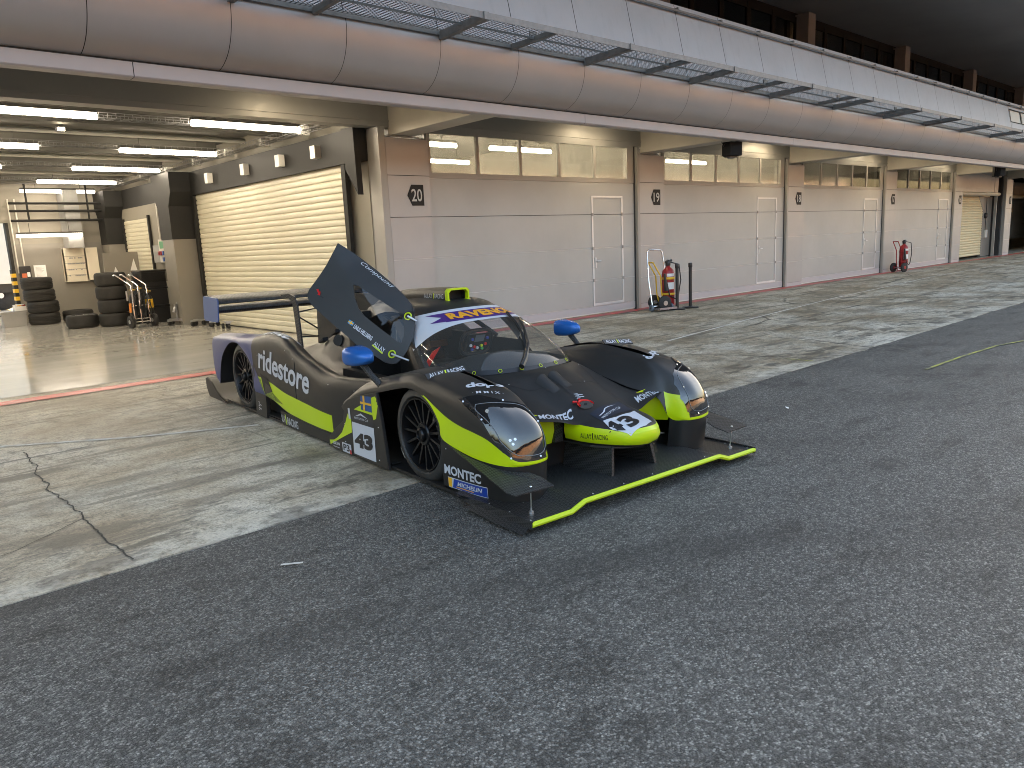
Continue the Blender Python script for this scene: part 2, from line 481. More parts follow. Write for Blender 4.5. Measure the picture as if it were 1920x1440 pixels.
def mirror(net_rows): return [[(-p[0], p[1], p[2]) for p in r] for r in net_rows]
M['lampbody'] = mat('dark_lamp_body', (0.05, 0.047, 0.04), 0.6)
M['crack'] = mat('crack_dirt', (0.055, 0.050, 0.042), 0.9, 0, 0.4, 8)
M['shutter3'] = mat('yellowed_shutter', (0.60, 0.51, 0.30), 0.45, 0, 0.04, 2)
M['speaker'] = mat('speaker_black', (0.010, 0.010, 0.010), 0.8, spec=0.2)
M['uppercol'] = mat('upper_column_paint', (0.16, 0.165, 0.18), 0.7)
M['cream'] = mat('cream_cabinet', (0.66, 0.60, 0.47), 0.5, 0, 0.03)
M['brass'] = mat('brass', (0.55, 0.38, 0.12), 0.3, 0.9)
M['bluepaint'] = mat('blue_socket', (0.03, 0.09, 0.32), 0.4)
def door_glass():
    m, t, b = new_mat('door_polycarbonate')
    k = NT(t); out = t.nodes['Material Output']
    tr = k.n('ShaderNodeBsdfTransparent'); tr.inputs[0].default_value = (0.62, 0.64, 0.66, 1)
    gl = k.n('ShaderNodeBsdfGlossy'); gl.inputs['Roughness'].default_value = 0.02
    fr = k.fresnel(1.6)
    m2 = k.n('ShaderNodeMixShader'); k.link(fr.outputs[0], m2.inputs[0]); k.link(tr.outputs[0], m2.inputs[1]); k.link(gl.outputs[0], m2.inputs[2]); k.link(m2.outputs[0], out.inputs[0])
    return m
M['doorglass'] = door_glass()

# ================================================================== SETTING
def struct(o): return tag(o, kind='structure')
YD = 10.20            # plane of the garage doors
PITCH = 6.27
XEND = 120.0

struct(MB().add([(-600, -900, -0.012), (900, -900, -0.012), (900, 900, -0.012), (-600, 900, -0.012)], [(0, 1, 2, 3)]).build('ground', M['asphalt'], smooth=False))
struct(MB().add([(-150, -22, -0.004), (250, -22, -0.004), (250, 3.97, -0.004), (-150, 3.97, -0.004)], [(0, 1, 2, 3)]).build('pit_lane', M['asphalt'], smooth=False))
def edge_strip():
    """apron slab with a slightly ragged joint against the asphalt"""
    b = MB(); xs = []; x = -40.0
    while x < 130: xs.append(x); x += 0.22 if x < 30 else 2.0
    rnd = random.Random(3)
    top = [(x, 3.975 + rnd.uniform(-0.012, 0.012) - (rnd.uniform(0, 0.05) if rnd.random() < 0.1 else 0), 0.0) for x in xs]
    n = len(xs)
    vs = top + [(x, YD + 0.25, 0.0) for x in xs] + [(p[0], p[1], -0.02) for p in top]
    fs = [(i, i + 1, n + i + 1, n + i) for i in range(n - 1)] + [(2 * n + i, 2 * n + i + 1, i + 1, i) for i in range(n - 1)]
    return b.add(vs, fs)
struct(edge_strip().build('concrete_apron', M['apron'], smooth=False))
struct(MB().add([(-14, YD + 0.20, 0.004), (XEND, YD + 0.20, 0.004), (XEND, 34, 0.004), (-14, 34, 0.004)], [(0, 1, 2, 3)]).build('garage_floor', M['floor'], smooth=False))
struct(MB().add([(-14, 9.84, 0.008), (XEND, 9.84, 0.008), (XEND, 10.115, 0.008), (-14, 10.115, 0.008)], [(0, 1, 2, 3)]).build('red_boundary_line', M['redline'], smooth=False))
def strip_mark(name, pts, w, m, z=0.004):
    b = MB(); P = [Vector((*p, z)) for p in pts]; L = []; Rr = []
    for i, p in enumerate(P):
        t = (P[min(i + 1, len(P) - 1)] - P[max(i - 1, 0)]).normalized(); nn = Vector((-t.y, t.x, 0))
        L.append(p + nn * w / 2); Rr.append(p - nn * w / 2)
    n = len(P)
    return struct(b.add(L + Rr, [(i, i + 1, n + i + 1, n + i) for i in range(n - 1)]).build(name, m, smooth=False))
strip_mark('yellow_chalk_mark', [(8.5, 2.89), (9.48, 2.87), (10.59, 2.80), (11.16, 2.66)], 0.035, M['chalk'])
strip_mark('yellow_chalk_mark', [(8.40, 4.43), (8.41, 4.04)], 0.03, M['chalk'], 0.006)
strip_mark('faded_white_line', [(9.0, 6.57), (11.88, 6.98), (16.22, 7.48), (23.4, 7.98), (40, 8.1)], 0.05, M['whitemark'])
strip_mark('faded_white_line', [(0.2, 8.1), (0.95, 7.61), (1.83, 6.98), (2.75, 6.49)], 0.05, M['whitemark'])
rnd_ = random.Random(11)
def jag(pts, n=22, a=.012):
    out = []; dx = 0
    for p, q in zip(pts[:-1], pts[1:]):
        for i in range(n):
            t = i / n; dx = dx * .86 + rnd_.uniform(-a, a); out.append((p[0] + (q[0] - p[0]) * t + dx, p[1] + (q[1] - p[1]) * t))
    return out
strip_mark('concrete_crack', jag([(1.05, 7.2), (1.02, 6.51), (0.95, 5.82), (0.99, 5.0), (0.98, 4.02)]), 0.009, M['crack'])
strip_mark('concrete_crack', jag([(0.99, 5.0), (0.6, 4.7), (0.1, 4.55)], 10), 0.006, M['crack'])
strip_mark('concrete_joint', [(8.62, 3.99), (8.45, 4.8), (8.14, 5.53), (7.9, 6.3)], 0.016, M['crack'])
strip_mark('concrete_joint', [(-2, 8.62), (3.0, 8.55), (12, 8.7), (40, 8.9)], 0.012, M['crack'], 0.003)
strip_mark('chalk_scratch', [(1.48, 3.41), (1.57, 3.35)], 0.02, M['whitemark'])

# ================================================================== PIT BUILDING
bld = thing('pit_building', 'long grey pit building with roller doors, curved metal fascia and white parapet', 'building', (0, YD, 0))
BO = Vector((0, YD, 0))
def part(b, name, m, parent=None, **kw):
    """mesh given in world coordinates becomes a child of the building"""
    if parent is None or parent is bld:
        b.v = [(p[0], p[1] - YD, p[2]) for p in b.v]; return b.build(name, m, bld, **kw)
    b.v = [(p[0], p[1] - YD, p[2]) for p in b.v]
    return b.build(name, m, parent, **kw)

def door_x(k): return 7.595 + PITCH * k, 12.865 + PITCH * k

# --- pillars between the bays
for k in range(-1, 8):
    x0, x1 = 12.985 + PITCH * k, 13.855 + PITCH * k - 0.025
    if k == -1: x0, x1 = 6.765, 7.565
    b = MB()
    zs = [0.10, 0.66, 1.325, 1.985, 2.625, 3.19]
    for a, c in zip(zs[:-1], zs[1:]): b.box(x0, x1, YD - 0.06, YD + 0.30, a + 0.004, c - 0.004)
    b.box(x0 + 0.004, x1 - 0.004, YD - 0.045, YD + 0.29, 0.0, 3.185, 1)
    b.box(x0, x1, YD - 0.055, YD + 0.2, 0.0, 0.098, 2)
    pl = part(b, 'pillar', [M['pillar'], M['seam'], M['doorrail']], bevel=0.0, smooth=False)
    for z, mt in ((0.66, 1), (1.325, 1), (1.985, 0), (2.625, 0)):  # lower joints get a highlight painted in by the brighter colour
        part(MB().prism([(YD - 0.0645, z - 0.005), (YD - 0.0645, z - 0.001), (YD - 0.05, z + 0.006), (YD - 0.05, z - 0.005)], x0 + .001, x1 - .001, 'x'), 'panel_joint', M['rail_light'] if mt else M['seam'], pl, smooth=False)
    part(MB().box(x0 - (0.13 if k == -1 else 0.088), x0 - 0.012, YD - 0.075, YD + 0.3, 0.0, 3.33), 'door_jamb', M['trim'], smooth=False)
    part(MB().box(x0 + 0.02, x0 + 0.62, YD - 0.09, YD + 0.05, 3.195, 3.212), 'bearing_ledge', M['trim'], smooth=False)
    # cantilever beam from the pillar out to the fascia
    bx0 = x0 + 0.12; bx1 = bx0 + 0.43
    b = MB().prism([(YD + 0.02, 3.225), (8.14, 3.235), (8.14, 3.70), (YD + 0.02, 3.70)], bx0, bx1, 'x')
    part(b, 'canopy_beam', M['beam'], smooth=False, bevel=0.012)
# lintel and canopy ceiling
b = MB().box(-14, XEND, YD - 0.01, YD + 0.24, 3.345, 3.80)
b.box(-14, XEND, YD - 0.022, YD - 0.010, 3.42, 3.445)
part(b, 'lintel', M['trim'], smooth=False)
part(MB().box(-14, XEND, 8.10, YD + 0.1, 3.705, 3.78), 'canopy_ceiling', M['canopy'], smooth=False)
# --- sectional doors
def sectional(k, lit=True):
    x0, x1 = door_x(k)
    b = MB()
    px0, px1 = x1 - 1.315, x1 - 0.415        # wicket door
    zs = [0.17, 0.69, 1.325, 1.985, 2.60]
    for a, c in zip(zs[:-1], zs[1:]):
        b.box(x0, px0 - 0.012, YD, YD + 0.05, a + 0.004, c - 0.004)
        if c < 2.5:
            b.box(px0 + 0.012, px1 - 0.012, YD, YD + 0.05, a + 0.004, c - 0.004)
            b.box(px1 + 0.012, x1 - 0.01, YD, YD + 0.05, a + 0.004, c - 0.004)
        else:
            b.box(px0 - 0.012, x1 - 0.01, YD, YD + 0.05, 2.345, c - 0.004)
            b.box(px0 + 0.012, px1 - 0.012, YD, YD + 0.05, a + 0.004, 2.33)
            b.box(px1 + 0.012, x1 - 0.01, YD, YD + 0.05, a + 0.004, 2.345)
    b.box(x0 + .01, x1 - .02, YD + 0.012, YD + 0.045, 0.05, 2.6, 1)
    b.box(x0, x1 - 0.01, YD - 0.004, YD + 0.05, 0.035, 0.165, 2)
    b.box(x0, x1, YD + 0.005, YD + 0.04, 0.012, 0.034, 1)
    # window band frame
    b.box(x0, x1 - 0.01, YD - 0.006, YD + 0.055, 2.604, 2.690, 3)
    b.box(x0, x1 - 0.01, YD - 0.006, YD + 0.055, 3.300, 3.345, 3)
    n = 5; xs = [x0 + 0.06 + (x1 - x0 - 0.27) * i / n for i in range(n + 1)]
    b.box(x0, xs[0], YD - 0.006, YD + 0.055, 2.69, 3.30, 3)
    for x in xs[1:-1]: b.box(x - 0.032, x + 0.032, YD - 0.004, YD + 0.05, 2.69, 3.30, 3)
    b.box(xs[-1], x1 - 0.01, YD - 0.006, YD + 0.055, 2.69, 3.30, 3)
    d = part(b, 'garage_door', [M['door'], M['rail_light'], M['doorrail'], M['trim']], smooth=False)
    for i in range(n):
        a, c = xs[i] + (0.032 if i else 0), xs[i + 1] - (0.032 if i < n - 1 else 0)
        part(MB().box(a, c, YD + 0.018, YD + 0.026, 2.69, 3.30), 'window_pane', M['pane'], d, smooth=False)
    # joints: dark under the top panel, a highlight painted bright on the lower ones
    for z, mt in ((0.69, 1), (1.325, 1), (1.985, 0)):
        for a, c in ((x0, px0 - 0.035), (px0 + 0.014, px1 - 0.014), (px1 + 0.035, x1 - 0.012)):
            jn = MB().prism([(YD - 0.0045, z - 0.0045), (YD - 0.0045, z - 0.001), (YD + 0.01, z + 0.007), (YD + 0.01, z - 0.0045)], a, c, 'x')
            part(jn, 'panel_joint', M['rail_light'] if mt else M['seam'], d, smooth=False)
    # wicket door: bright frame, hinges, handle
    f = MB()
    for q in ((px0 - 0.03, px0 + 0.012, 0.175, 2.345), (px1 - 0.012, px1 + 0.03, 0.175, 2.345)): f.box(q[0], q[1], YD - 0.012, YD - 0.002, q[2], q[3])
    f.box(px0 + 0.012, px1 - 0.012, YD - 0.012, YD - 0.002, 2.312, 2.345); f.box(px0 + 0.012, px1 - 0.012, YD - 0.012, YD - 0.002, 0.178, 0.225)
    part(f, 'wicket_door_frame', M['rail_light'], d, smooth=False)
    hg = MB()
    for x in (px0 - 0.01, px1 + 0.01):
        for z in (0.69, 1.325, 1.985): hg.box(x - 0.022, x + 0.022, YD - 0.028, YD - 0.014, z - 0.03, z + 0.03)
    part(hg, 'hinge', M['trim'], d, smooth=False)
    h = MB().box(px0 + 0.035, px0 + 0.075, YD - 0.022, YD - 0.002, 0.93, 1.14)
    h.tube([(px0 + 0.055, YD - 0.02, 1.07), (px0 + 0.055, YD - 0.06, 1.07), (px0 + 0.16, YD - 0.065, 1.07)], 0.011, 8)
    part(h, 'door_handle', M['rail_light'], d)
    part(MB().box(x1 - 0.009, x1 + 0.031, YD - 0.008, YD + 0.2, 0.0, 3.34), 'door_gap', M['seam'], smooth=False)
    return d
for k in range(0, 4): sectional(k)

def slats(x0, x1, y, z0, z1, pitch, axis='x', depth=0.016):
    """roller-shutter curtain: stacked curved slats"""
    b = MB(); n = int(round((z1 - z0) / pitch)); prof = []
    for i in range(n):
        z = z0 + i * pitch
        for t, d in ((0.0, 0.0), (0.10, 0.75), (0.3, 1.0), (0.7, 0.95), (0.93, 0.4), (0.97, 0.0)):
            prof.append((d * depth, z + t * pitch))
    vs = []; m = len(prof)
    for d, z in prof: vs.append((x0, y - d, z) if axis == 'x' else (y - d, x0, z))
    for d, z in prof: vs.append((x1, y - d, z) if axis == 'x' else (y - d, x1, z))
    return b.add(vs, [(i, i + 1, m + i + 1, m + i) for i in range(m - 1)])

# --- bay 16: recessed roller shutter; bay 15: shutter pulled half way down
x0, x1 = door_x(4)
b = MB().box(x0, x1 - 0.5, YD + 0.10, YD + 0.16, 2.62, 3.345).box(x1 - 0.98, x1 - 0.5, YD + 0.092, YD + 0.10, 2.64, 3.34)
part(b, 'door_header', M['pillar'], smooth=False)
part(MB().tube([(x0, YD + 0.12, 2.58), (x1 - 0.28, YD + 0.12, 2.58)], 0.075, 12), 'shutter_roll', M['shutter'])
part(slats(x0 + 0.02, x1 - 1.22, YD + 0.42, 0.09, 2.55, 0.10), 'roller_shutter', M['shutter3'])
part(MB().box(x1 - 0.98, x1 - 0.72, YD + 0.32, YD + 0.40, 0.80, 1.12), 'control_box', M['offwhite'], smooth=False, bevel=.01)
part(MB().tube([(x1 - 0.82, YD + 0.40, 1.12), (x1 - 0.82, YD + 0.40, 1.9), (x1 - 0.84, YD + 0.40, 2.45)], 0.02, 6), 'control_conduit', M['blackbeam'])
part(MB().lathe([(0, -.1), (.09, -.09), (.12, -.03), (.12, .0), (0, .0)], 16, (x1 - 0.95, YD + 0.40, 1.72), 'y'), 'wall_siren', M['black'])
b = MB().prism([(x1 - 1.25, 0.02), (x1 - 0.06, 0.02), (x1 - 0.06, 2.5), (x1 - 1.9, 2.52), (x1 - 1.25, 1.95)], YD + 0.40, YD + 0.5, 'y')
part(b, 'shutter_side_wall', M['gwall_lo'], smooth=False)
part(MB().box(x1 - 0.56, x1 - 0.50, YD + 0.1, YD + 0.2, 0.0, 2.5), 'shutter_guide', M['trim'], smooth=False)
part(MB().box(x1 - 0.10, x1 + 0.03, YD + 0.05, YD + 0.5, 0.0, 3.34), 'bay_edge', M['seam'], smooth=False)
x0, x1 = door_x(5)
part(slats(x0 - 0.3, x1 + 8, YD + 1.6, 0.55, 3.3, 0.10), 'roller_shutter', M['shutter2'])
part(MB().tube([(x0 - 0.3, YD + 1.3, 2.6), (x1 + 8, YD + 1.3, 2.6)], 0.09, 12), 'shutter_roll', M['shutter'])
for k in range(6, 12): sectional(k) if k < 8 else None
part(MB().box(13.855 + PITCH * 7, XEND, YD, YD + 0.2, 0.0, 3.34), 'far_facade', M['door'], smooth=False)

# --- fascia strip and curved aluminium fascia
def extrude_x(prof, xs, mi=0, b=None):
    b = b or MB(); m = len(prof)
    vs = [(x, p[0], p[1]) for x in xs for p in prof]
    fs = [(i * m + j, i * m + j + 1, (i + 1) * m + j + 1, (i + 1) * m + j) for i in range(len(xs) - 1) for j in range(m - 1)]
    return b.add(vs, fs, mi)
XW = -13.5
b = MB()
for i in range(-2, 18):
    xa = 9.0 + 6.43 * i
    if xa > XEND: break
    extrude_x([(8.20, 3.235), (8.06, 3.235), (8.045, 3.25), (8.045, 3.375), (8.10, 3.385)], [xa + 0.004, xa + 6.426], 0, b)
part(b, 'fascia_strip', M['strip'], smooth=False)
part(MB().box(XW, XEND, 8.055, 8.19, 3.24, 3.40), 'fascia_gap', M['seam'], smooth=False)
prof = [Vector((8.10, 3.392, 0)), Vector((8.04, 3.395, 0)), Vector((7.94, 3.425, 0)), Vector((7.835, 3.482, 0)), Vector((7.755, 3.555, 0)), Vector((7.69, 3.655, 0)), Vector((7.648, 3.775, 0)), Vector((7.63, 3.885, 0)), Vector((7.632, 3.965, 0)), Vector((7.652, 4.02, 0))]
prof = [(p.x, p.y) for p in catmull(prof, 4)]
b = MB(); JX = 0.845
i = -11
while JX + 1.2856 * i < XEND:
    xa = JX + 1.2856 * i
    extrude_x(prof, [xa + 0.004, xa + 1.2816], 0, b); i += 1
tb = part(b, 'curved_fascia', M['tube'])
part(extrude_x([(p[0] + 0.012, p[1] + 0.004) for p in prof], [XW, XEND]), 'fascia_backing', M['seam'])
# --- parapet panels leaning back
b = MB(); bk = MB(); i = -11
while JX + 1.2856 * i < XEND:
    xa = JX + 1.2856 * i
    if 29.0 < xa < 33.0:
        extrude_x([(7.662, 4.03), (7.79, 4.60)], [xa + 0.006, xa + 1.2796], 0, b)
        extrude_x([(7.875, 4.98), (7.94, 5.24)], [xa + 0.006, xa + 1.2796], 0, b)
    else:
        extrude_x([(7.662, 4.03), (7.92, 5.155), (7.94, 5.24)], [xa + 0.006, xa + 1.2796], 0, b)
    i += 1
extrude_x([(7.94, 5.24), (8.12, 5.25), (8.12, 5.1)], [XW, XEND], 0, b)
extrude_x([(7.674, 4.03), (7.952, 5.236)], [XW, 29.1], 0, bk); extrude_x([(7.674, 4.03), (7.952, 5.236)], [32.9, XEND], 0, bk)
part(b, 'parapet', M['parapet'], smooth=False)
part(bk, 'parapet_backing', M['seam'], smooth=False)
b = MB()
for xa in (29.15, 30.4, 31.65):
    w = part(extrude_x([(7.80, 4.605), (7.872, 4.975)], [xa, xa + 1.12]), 'parapet_window', M['offwhite'], smooth=False)
    fr = MB()
    for q in (xa - 0.04, xa + 1.12): extrude_x([(7.785, 4.60), (7.858, 4.985)], [q, q + 0.05], 0, fr)
    extrude_x([(7.785, 4.58), (7.792, 4.615)], [xa - .04, xa + 1.17], 0, fr); extrude_x([(7.85, 4.965), (7.858, 5.0)], [xa - .04, xa + 1.17], 0, fr)
    part(fr, 'window_frame', M['seam'], w, smooth=False)
# handrail along the parapet
b = MB().tube([(XW, 7.85, 5.12), (XEND, 7.85, 5.12)], 0.021, 8)
i = -11
while JX + 1.2856 * i < 70:
    xa = JX + 1.2856 * i; b.box(xa - 0.018, xa + 0.018, 7.84, 7.92, 5.10, 5.175); i += 1
part(b, 'handrail', M['galv'])
# --- terrace, upper windows, roof soffit
part(MB().box(XW, XEND, 8.1, 10.6, 4.9, 5.0), 'terrace_slab', M['gwall_lo'], smooth=False)
part(MB().box(XW, XEND, 10.42, 10.6, 5.0, 5.15).box(XW, XEND, 10.42, 10.6, 6.93, 7.10), 'upper_wall', M['mullion'], smooth=False)
colx = [19.97 + 6.36 * j for j in range(-4, 14)]
for cx in colx:
    part(MB().box(cx - 0.02, cx + 0.36, 10.05, 10.42, 5.0, 7.0), 'upper_column', M['uppercol'], smooth=False)
for j, cx in enumerate(colx[:-1]):
    if cx < 0: continue
    n = 5; a0 = cx + 0.40; wdt = (6.36 - 0.46) / n
    for q in range(n):
        xa = a0 + q * wdt
        fr = MB()
        fr.box(xa, xa + 0.10, 10.36, 10.42, 5.15, 6.93).box(xa + wdt - 0.05, xa + wdt, 10.36, 10.42, 5.15, 6.93)
        fr.box(xa + 0.10, xa + wdt - 0.05, 10.37, 10.42, 6.80, 6.93)
        f = part(fr, 'upper_window', M['mullion'], smooth=False)
        part(MB().box(xa + 0.1, xa + wdt - 0.05, 10.39, 10.40, 5.15, 6.80), 'pane', M['pane2'], f, smooth=False)
part(MB().box(XW, XEND, 4.2, 17.0, 7.05, 7.35), 'roof_soffit', M['soffit'], smooth=False)
part(MB().box(XW, XEND, 14.6, 14.8, 5.0, 7.05), 'upstairs_back_wall', M['upwall'], smooth=False)
part(MB().box(XW, XEND, 10.6, 14.6, 4.96, 5.02), 'upstairs_floor', M['upwall'], smooth=False)
for k in range(2, 12):
    part(MB().box(colx[k] - 0.06, colx[k] + 0.1, 10.62, 14.6, 5.02, 7.05), 'upstairs_partition', M['upwall'], smooth=False)

# ================================================================== GARAGE INTERIOR (open bay) AND HALL BEHIND CLOSED DOORS
BACKY = 23.6
b = MB().box(3.93, 6.62, BACKY, BACKY + 0.2, 0, 3.8)
b.box(-12, -1.5, BACKY, BACKY + 0.2, 0, 3.8).box(-1.5, 3.93, BACKY, BACKY + 0.2, 2.6, 3.8)
part(b, 'back_wall', M['gwall'], smooth=False)
part(MB().box(3.935, 6.45, BACKY - 0.012, BACKY - 0.001, 0.008, 2.05), 'back_wall_dado', M['gwall_lo'], smooth=False)
part(MB().box(-12.2, -12, YD + 0.2, BACKY, 0, 3.8), 'side_wall', M['gwall'], smooth=False)
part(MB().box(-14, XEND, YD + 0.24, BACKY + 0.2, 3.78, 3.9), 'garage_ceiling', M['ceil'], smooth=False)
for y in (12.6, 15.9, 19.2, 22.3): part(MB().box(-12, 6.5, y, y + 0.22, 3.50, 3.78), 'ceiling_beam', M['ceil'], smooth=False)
for y in (11.2, 14.3, 17.6, 20.8): part(MB().tube([(-12, y, 3.62), (6.4, y, 3.62)], 0.045, 8), 'ceiling_duct', M['offwhite'])
# right-hand wall: shutter, black beam, haunched columns, second shutter
part(slats(11.05, 17.45, 6.56, 0.02, 2.96, 0.105, axis='y', depth=0.02), 'roller_shutter', M['shutter'])
b = MB().box(6.47, 6.72, YD + 0.25, BACKY, 2.86, 3.36)
part(b, 'wall_beam', M['blackbeam'], smooth=False)
part(MB().box(6.62, 6.72, YD + 0.25, BACKY, 0, 3.78), 'party_wall', M['gwall'], smooth=False)
def haunch(y0, y1, zt, zb, name='haunched_column'):
    b = MB().prism([(y0 - 0.22, zt), (y1 + 0.22, zt), (y1 + 0.22, zt - 0.42), (y1, zt - 0.72), (y1, zb), (y0, zb), (y0, zt - 0.72), (y0 - 0.22, zt - 0.42)], 6.02, 6.60, 'x')
    part(b, name, M['blackbeam'], smooth=False)
    part(MB().box(6.04, 6.60, y0 + 0.01, y1 - 0.01, 0.0, zb), 'column_base', M['gwall_lo'], smooth=False)
haunch(17.72, 18.45, 3.36, 1.92)
haunch(22.75, 23.35, 3.36, 1.95)
part(MB().box(6.46, 6.61, 18.46, 22.74, 0.0, 2.86), 'side_wall', M['gwall'], smooth=False)
part(slats(20.5, 22.5, 6.45, 0.02, 2.55, 0.105, axis='y', depth=0.02), 'roller_shutter', M['shutter'])
for q in ((6.40, 6.455, 20.42, 20.5, 0, 2.6), (6.40, 6.455, 22.5, 22.58, 0, 2.6), (6.49, 6.56, 17.45, 17.60, 0, 2.9), (6.49, 6.56, 10.93, 11.05, 0, 2.9)): part(MB().box(*q), 'shutter_guide', M['blackbeam'], smooth=False)
part(MB().prism([(10.45, 3.36), (10.02 + 0.42, 2.35), (10.75, 2.75), (10.80, 3.36)], 6.40, 6.50, 'x'), 'track_bracket', M['blackbeam'], smooth=False)
for y in (11.6, 12.9, 14.4, 16.2): part(MB().box(6.36, 6.475, y, y + 0.16, 3.02, 3.22), 'wall_bracket', M['offwhite'], smooth=False)
for y in (11.9, 13.4, 15.0, 16.7, 18.4, 20.2): part(MB().box(6.30, 6.46, y, y + 0.10, 3.42, 3.56), 'tray_bracket', M['offwhite'], smooth=False)
def tray(p0, p1, w=0.22, h=0.07, step=0.11):
    b = MB(); p0, p1 = Vector(p0), Vector(p1); t = (p1 - p0).normalized(); s = Vector((-t.y, t.x, 0)); L = (p1 - p0).length
    for du in (-w / 2, 0, w / 2): b.tube([p0 + s * du, p1 + s * du], 0.005, 4)
    for du in (-w / 2, w / 2): b.tube([p0 + s * du + Vector((0, 0, h)), p1 + s * du + Vector((0, 0, h))], 0.005, 4)
    n = int(L / step)
    for i in range(n + 1):
        q = p0 + t * (L * i / n)
        b.tube([q + s * (-w / 2) + Vector((0, 0, h)), q + s * (-w / 2), q + s * (w / 2), q + s * (w / 2) + Vector((0, 0, h))], 0.004, 4)
    return b
part(tray((6.2, 10.7, 3.42), (6.2, 23.0, 3.42)), 'cable_tray', M['galv'])
for y in (11.9, 14.9, 18.0, 21.1):
    part(tray((-6, y, 3.46), (6.1, y, 3.46), 0.2), 'cable_tray', M['galv'])
for z in (2.62, 2.86, 3.05): part(MB().tube([(3.9, 22.9, z), (6.1, 22.9, z)], 0.03, 8), 'service_pipe', M['blackbeam'])
for x in (4.3, 5.7): part(MB().tube([(x, 22.9, 2.6), (x, 22.9, 3.75)], 0.025, 8), 'pipe_hanger', M['blackbeam'])
part(MB().box(5.15, 5.5, 22.95, BACKY, 1.9, 3.4), 'cable_duct', M['greyplastic'], smooth=False)
for p0, p1 in [((6.44, y, 1.75), (6.44, y, 2.9)) for y in (19.0, 19.35, 19.8)] + [((x, 23.55, 1.3), (x, 23.55, 3.2)) for x in (4.0, 4.15)]:
    part(MB().tube([p0, p1], 0.018, 6), 'conduit', M['offwhite'])
# hazard-striped edge of the rear doorway
b = MB(); z = 0.0
for i in range(14): b.box(3.84, 3.93, BACKY - 0.06, BACKY + 0.2, i * 0.1, i * 0.1 + 0.098, i % 2)
b.box(3.86, 3.93, BACKY - 0.05, BACKY + 0.2, 1.4, 2.6, 1)
part(b, 'doorway_edge', [M['yellow'], M['blackbeam']], smooth=False)
# hall behind doors 20-17 so the lit windows show a room
part(MB().box(6.72, XEND, 17.6, 17.8, 0, 3.8), 'hall_back_wall', M['gwall'], smooth=False)
for k in (1, 2, 3, 4): part(MB().box(13.2 + PITCH * (k - 1), 13.35 + PITCH * (k - 1), YD + 0.3, 17.6, 0, 3.78), 'hall_partition', M['gwall'], smooth=False)

# ------------------------------------------------------------------ ceiling lights (things that hang)
def tube_light(x, y, z, label, L=1.72, group=None):
    t = thing('ceiling_light', label, 'light', (x, y, z), 0, group)
    MB().tube([(-L / 2, 0, 0), (L / 2, 0, 0)], 0.040, 10).build('tube', M['tubelamp'], t)
    b = MB().box(-L / 2, L / 2, -0.05, 0.05, 0.045, 0.085)
    b.tube([(-L * 0.3, 0, 0.08), (-L * 0.3, 0, 0.32)], 0.006, 5).tube([(L * 0.3, 0, 0.08), (L * 0.3, 0, 0.32)], 0.006, 5)
    b.build('housing', M['lampbody'], t)
    return t
rowname = ['front', 'second', 'third', 'fourth', 'rearmost']
for r, y in enumerate((11.62, 14.97, 18.1, 21.2, 23.0)):
    zz = 3.44 if r < 4 else 3.36
    for c, x in enumerate((5.28, 2.30, -0.9, -4.5)):  # columns past the second are out of view, added for their light
        if r == 4 and c: continue
        lab = f'glowing tube light in the {rowname[r]} ceiling row, ' + ['beside the cable tray', 'second from the cable tray', 'third from the cable tray, added unseen', 'fourth from the cable tray, added unseen', 'fifth from the cable tray'][c]
        tl = tube_light(x - (0.05 * r), y, zz, lab, group='ceiling tubes of the open garage')
        if r == 4: [c for c in tl.children if c.name.startswith('tube')][0].data.materials[0] = M['wall_tube']
lw = tube_light(4.72, 22.9, 2.24, 'low white tube light on the back wall above the tyre stacks', 1.5)
[c for c in lw.children if c.name.startswith('tube')][0].data.materials[0] = M['wall_tube']
posn = ['front left', 'front right', 'middle left', 'middle right', 'rear left', 'rear right']
for i, (x, y) in enumerate([(8.7, 11.9), (11.3, 11.9), (8.4, 14.2), (10.9, 14.2), (8.7, 16.6), (11.4, 16.4)]):
    tube_light(x, y, 3.40, f'{posn[i]} tube light behind the glowing windows right of sign 20', group='tubes behind the windows beside sign 20')
for i, (x, y) in enumerate([(14.6, 11.7), (17.2, 11.9), (15.5, 14.4), (17.9, 14.6)]):
    tube_light(x, y, 3.36, f'{posn[i]} tube light behind the dimmer windows past sign 19', group='tubes behind the windows beside sign 19')
tube_light(21.2, 12.2, 3.30, 'lone tube light behind the dark windows right of sign 18', 1.2)
tube_light(30.4, 12.4, 3.25, 'far tube light behind the small windows right of sign 17', 1.0)
for (x, y, lab) in ((18.0, 9.75, 'lit square lamp under the canopy near the speaker, above the door right of sign 19'), (40.4, 9.6, 'lit square lamp under the canopy by sign 15 at the far end'), (5.2, 9.3, 'unseen canopy lamp added for warm light above the open garage'), (11.6, 9.6, 'unseen canopy lamp added for warm light above the door right of sign 20'), (24.4, 9.6, 'unseen canopy lamp added for warm light above the door right of sign 18'), (30.7, 9.6, 'unseen canopy lamp added for warm light above the door right of sign 17')):  # the unseen ones are added for warm light under the canopy
    t = thing('canopy_light', lab, 'light', (x, y, 3.62), 0, 'lamps under the canopy')
    MB().box(-0.13, 0.13, -0.13, 0.13, -0.03, 0.0).build('diffuser', M['canopylamp'], t, smooth=False)
    MB().box(-0.16, 0.16, -0.16, 0.16, 0.0, 0.085).build('housing', M['offwhite'], t, smooth=False)
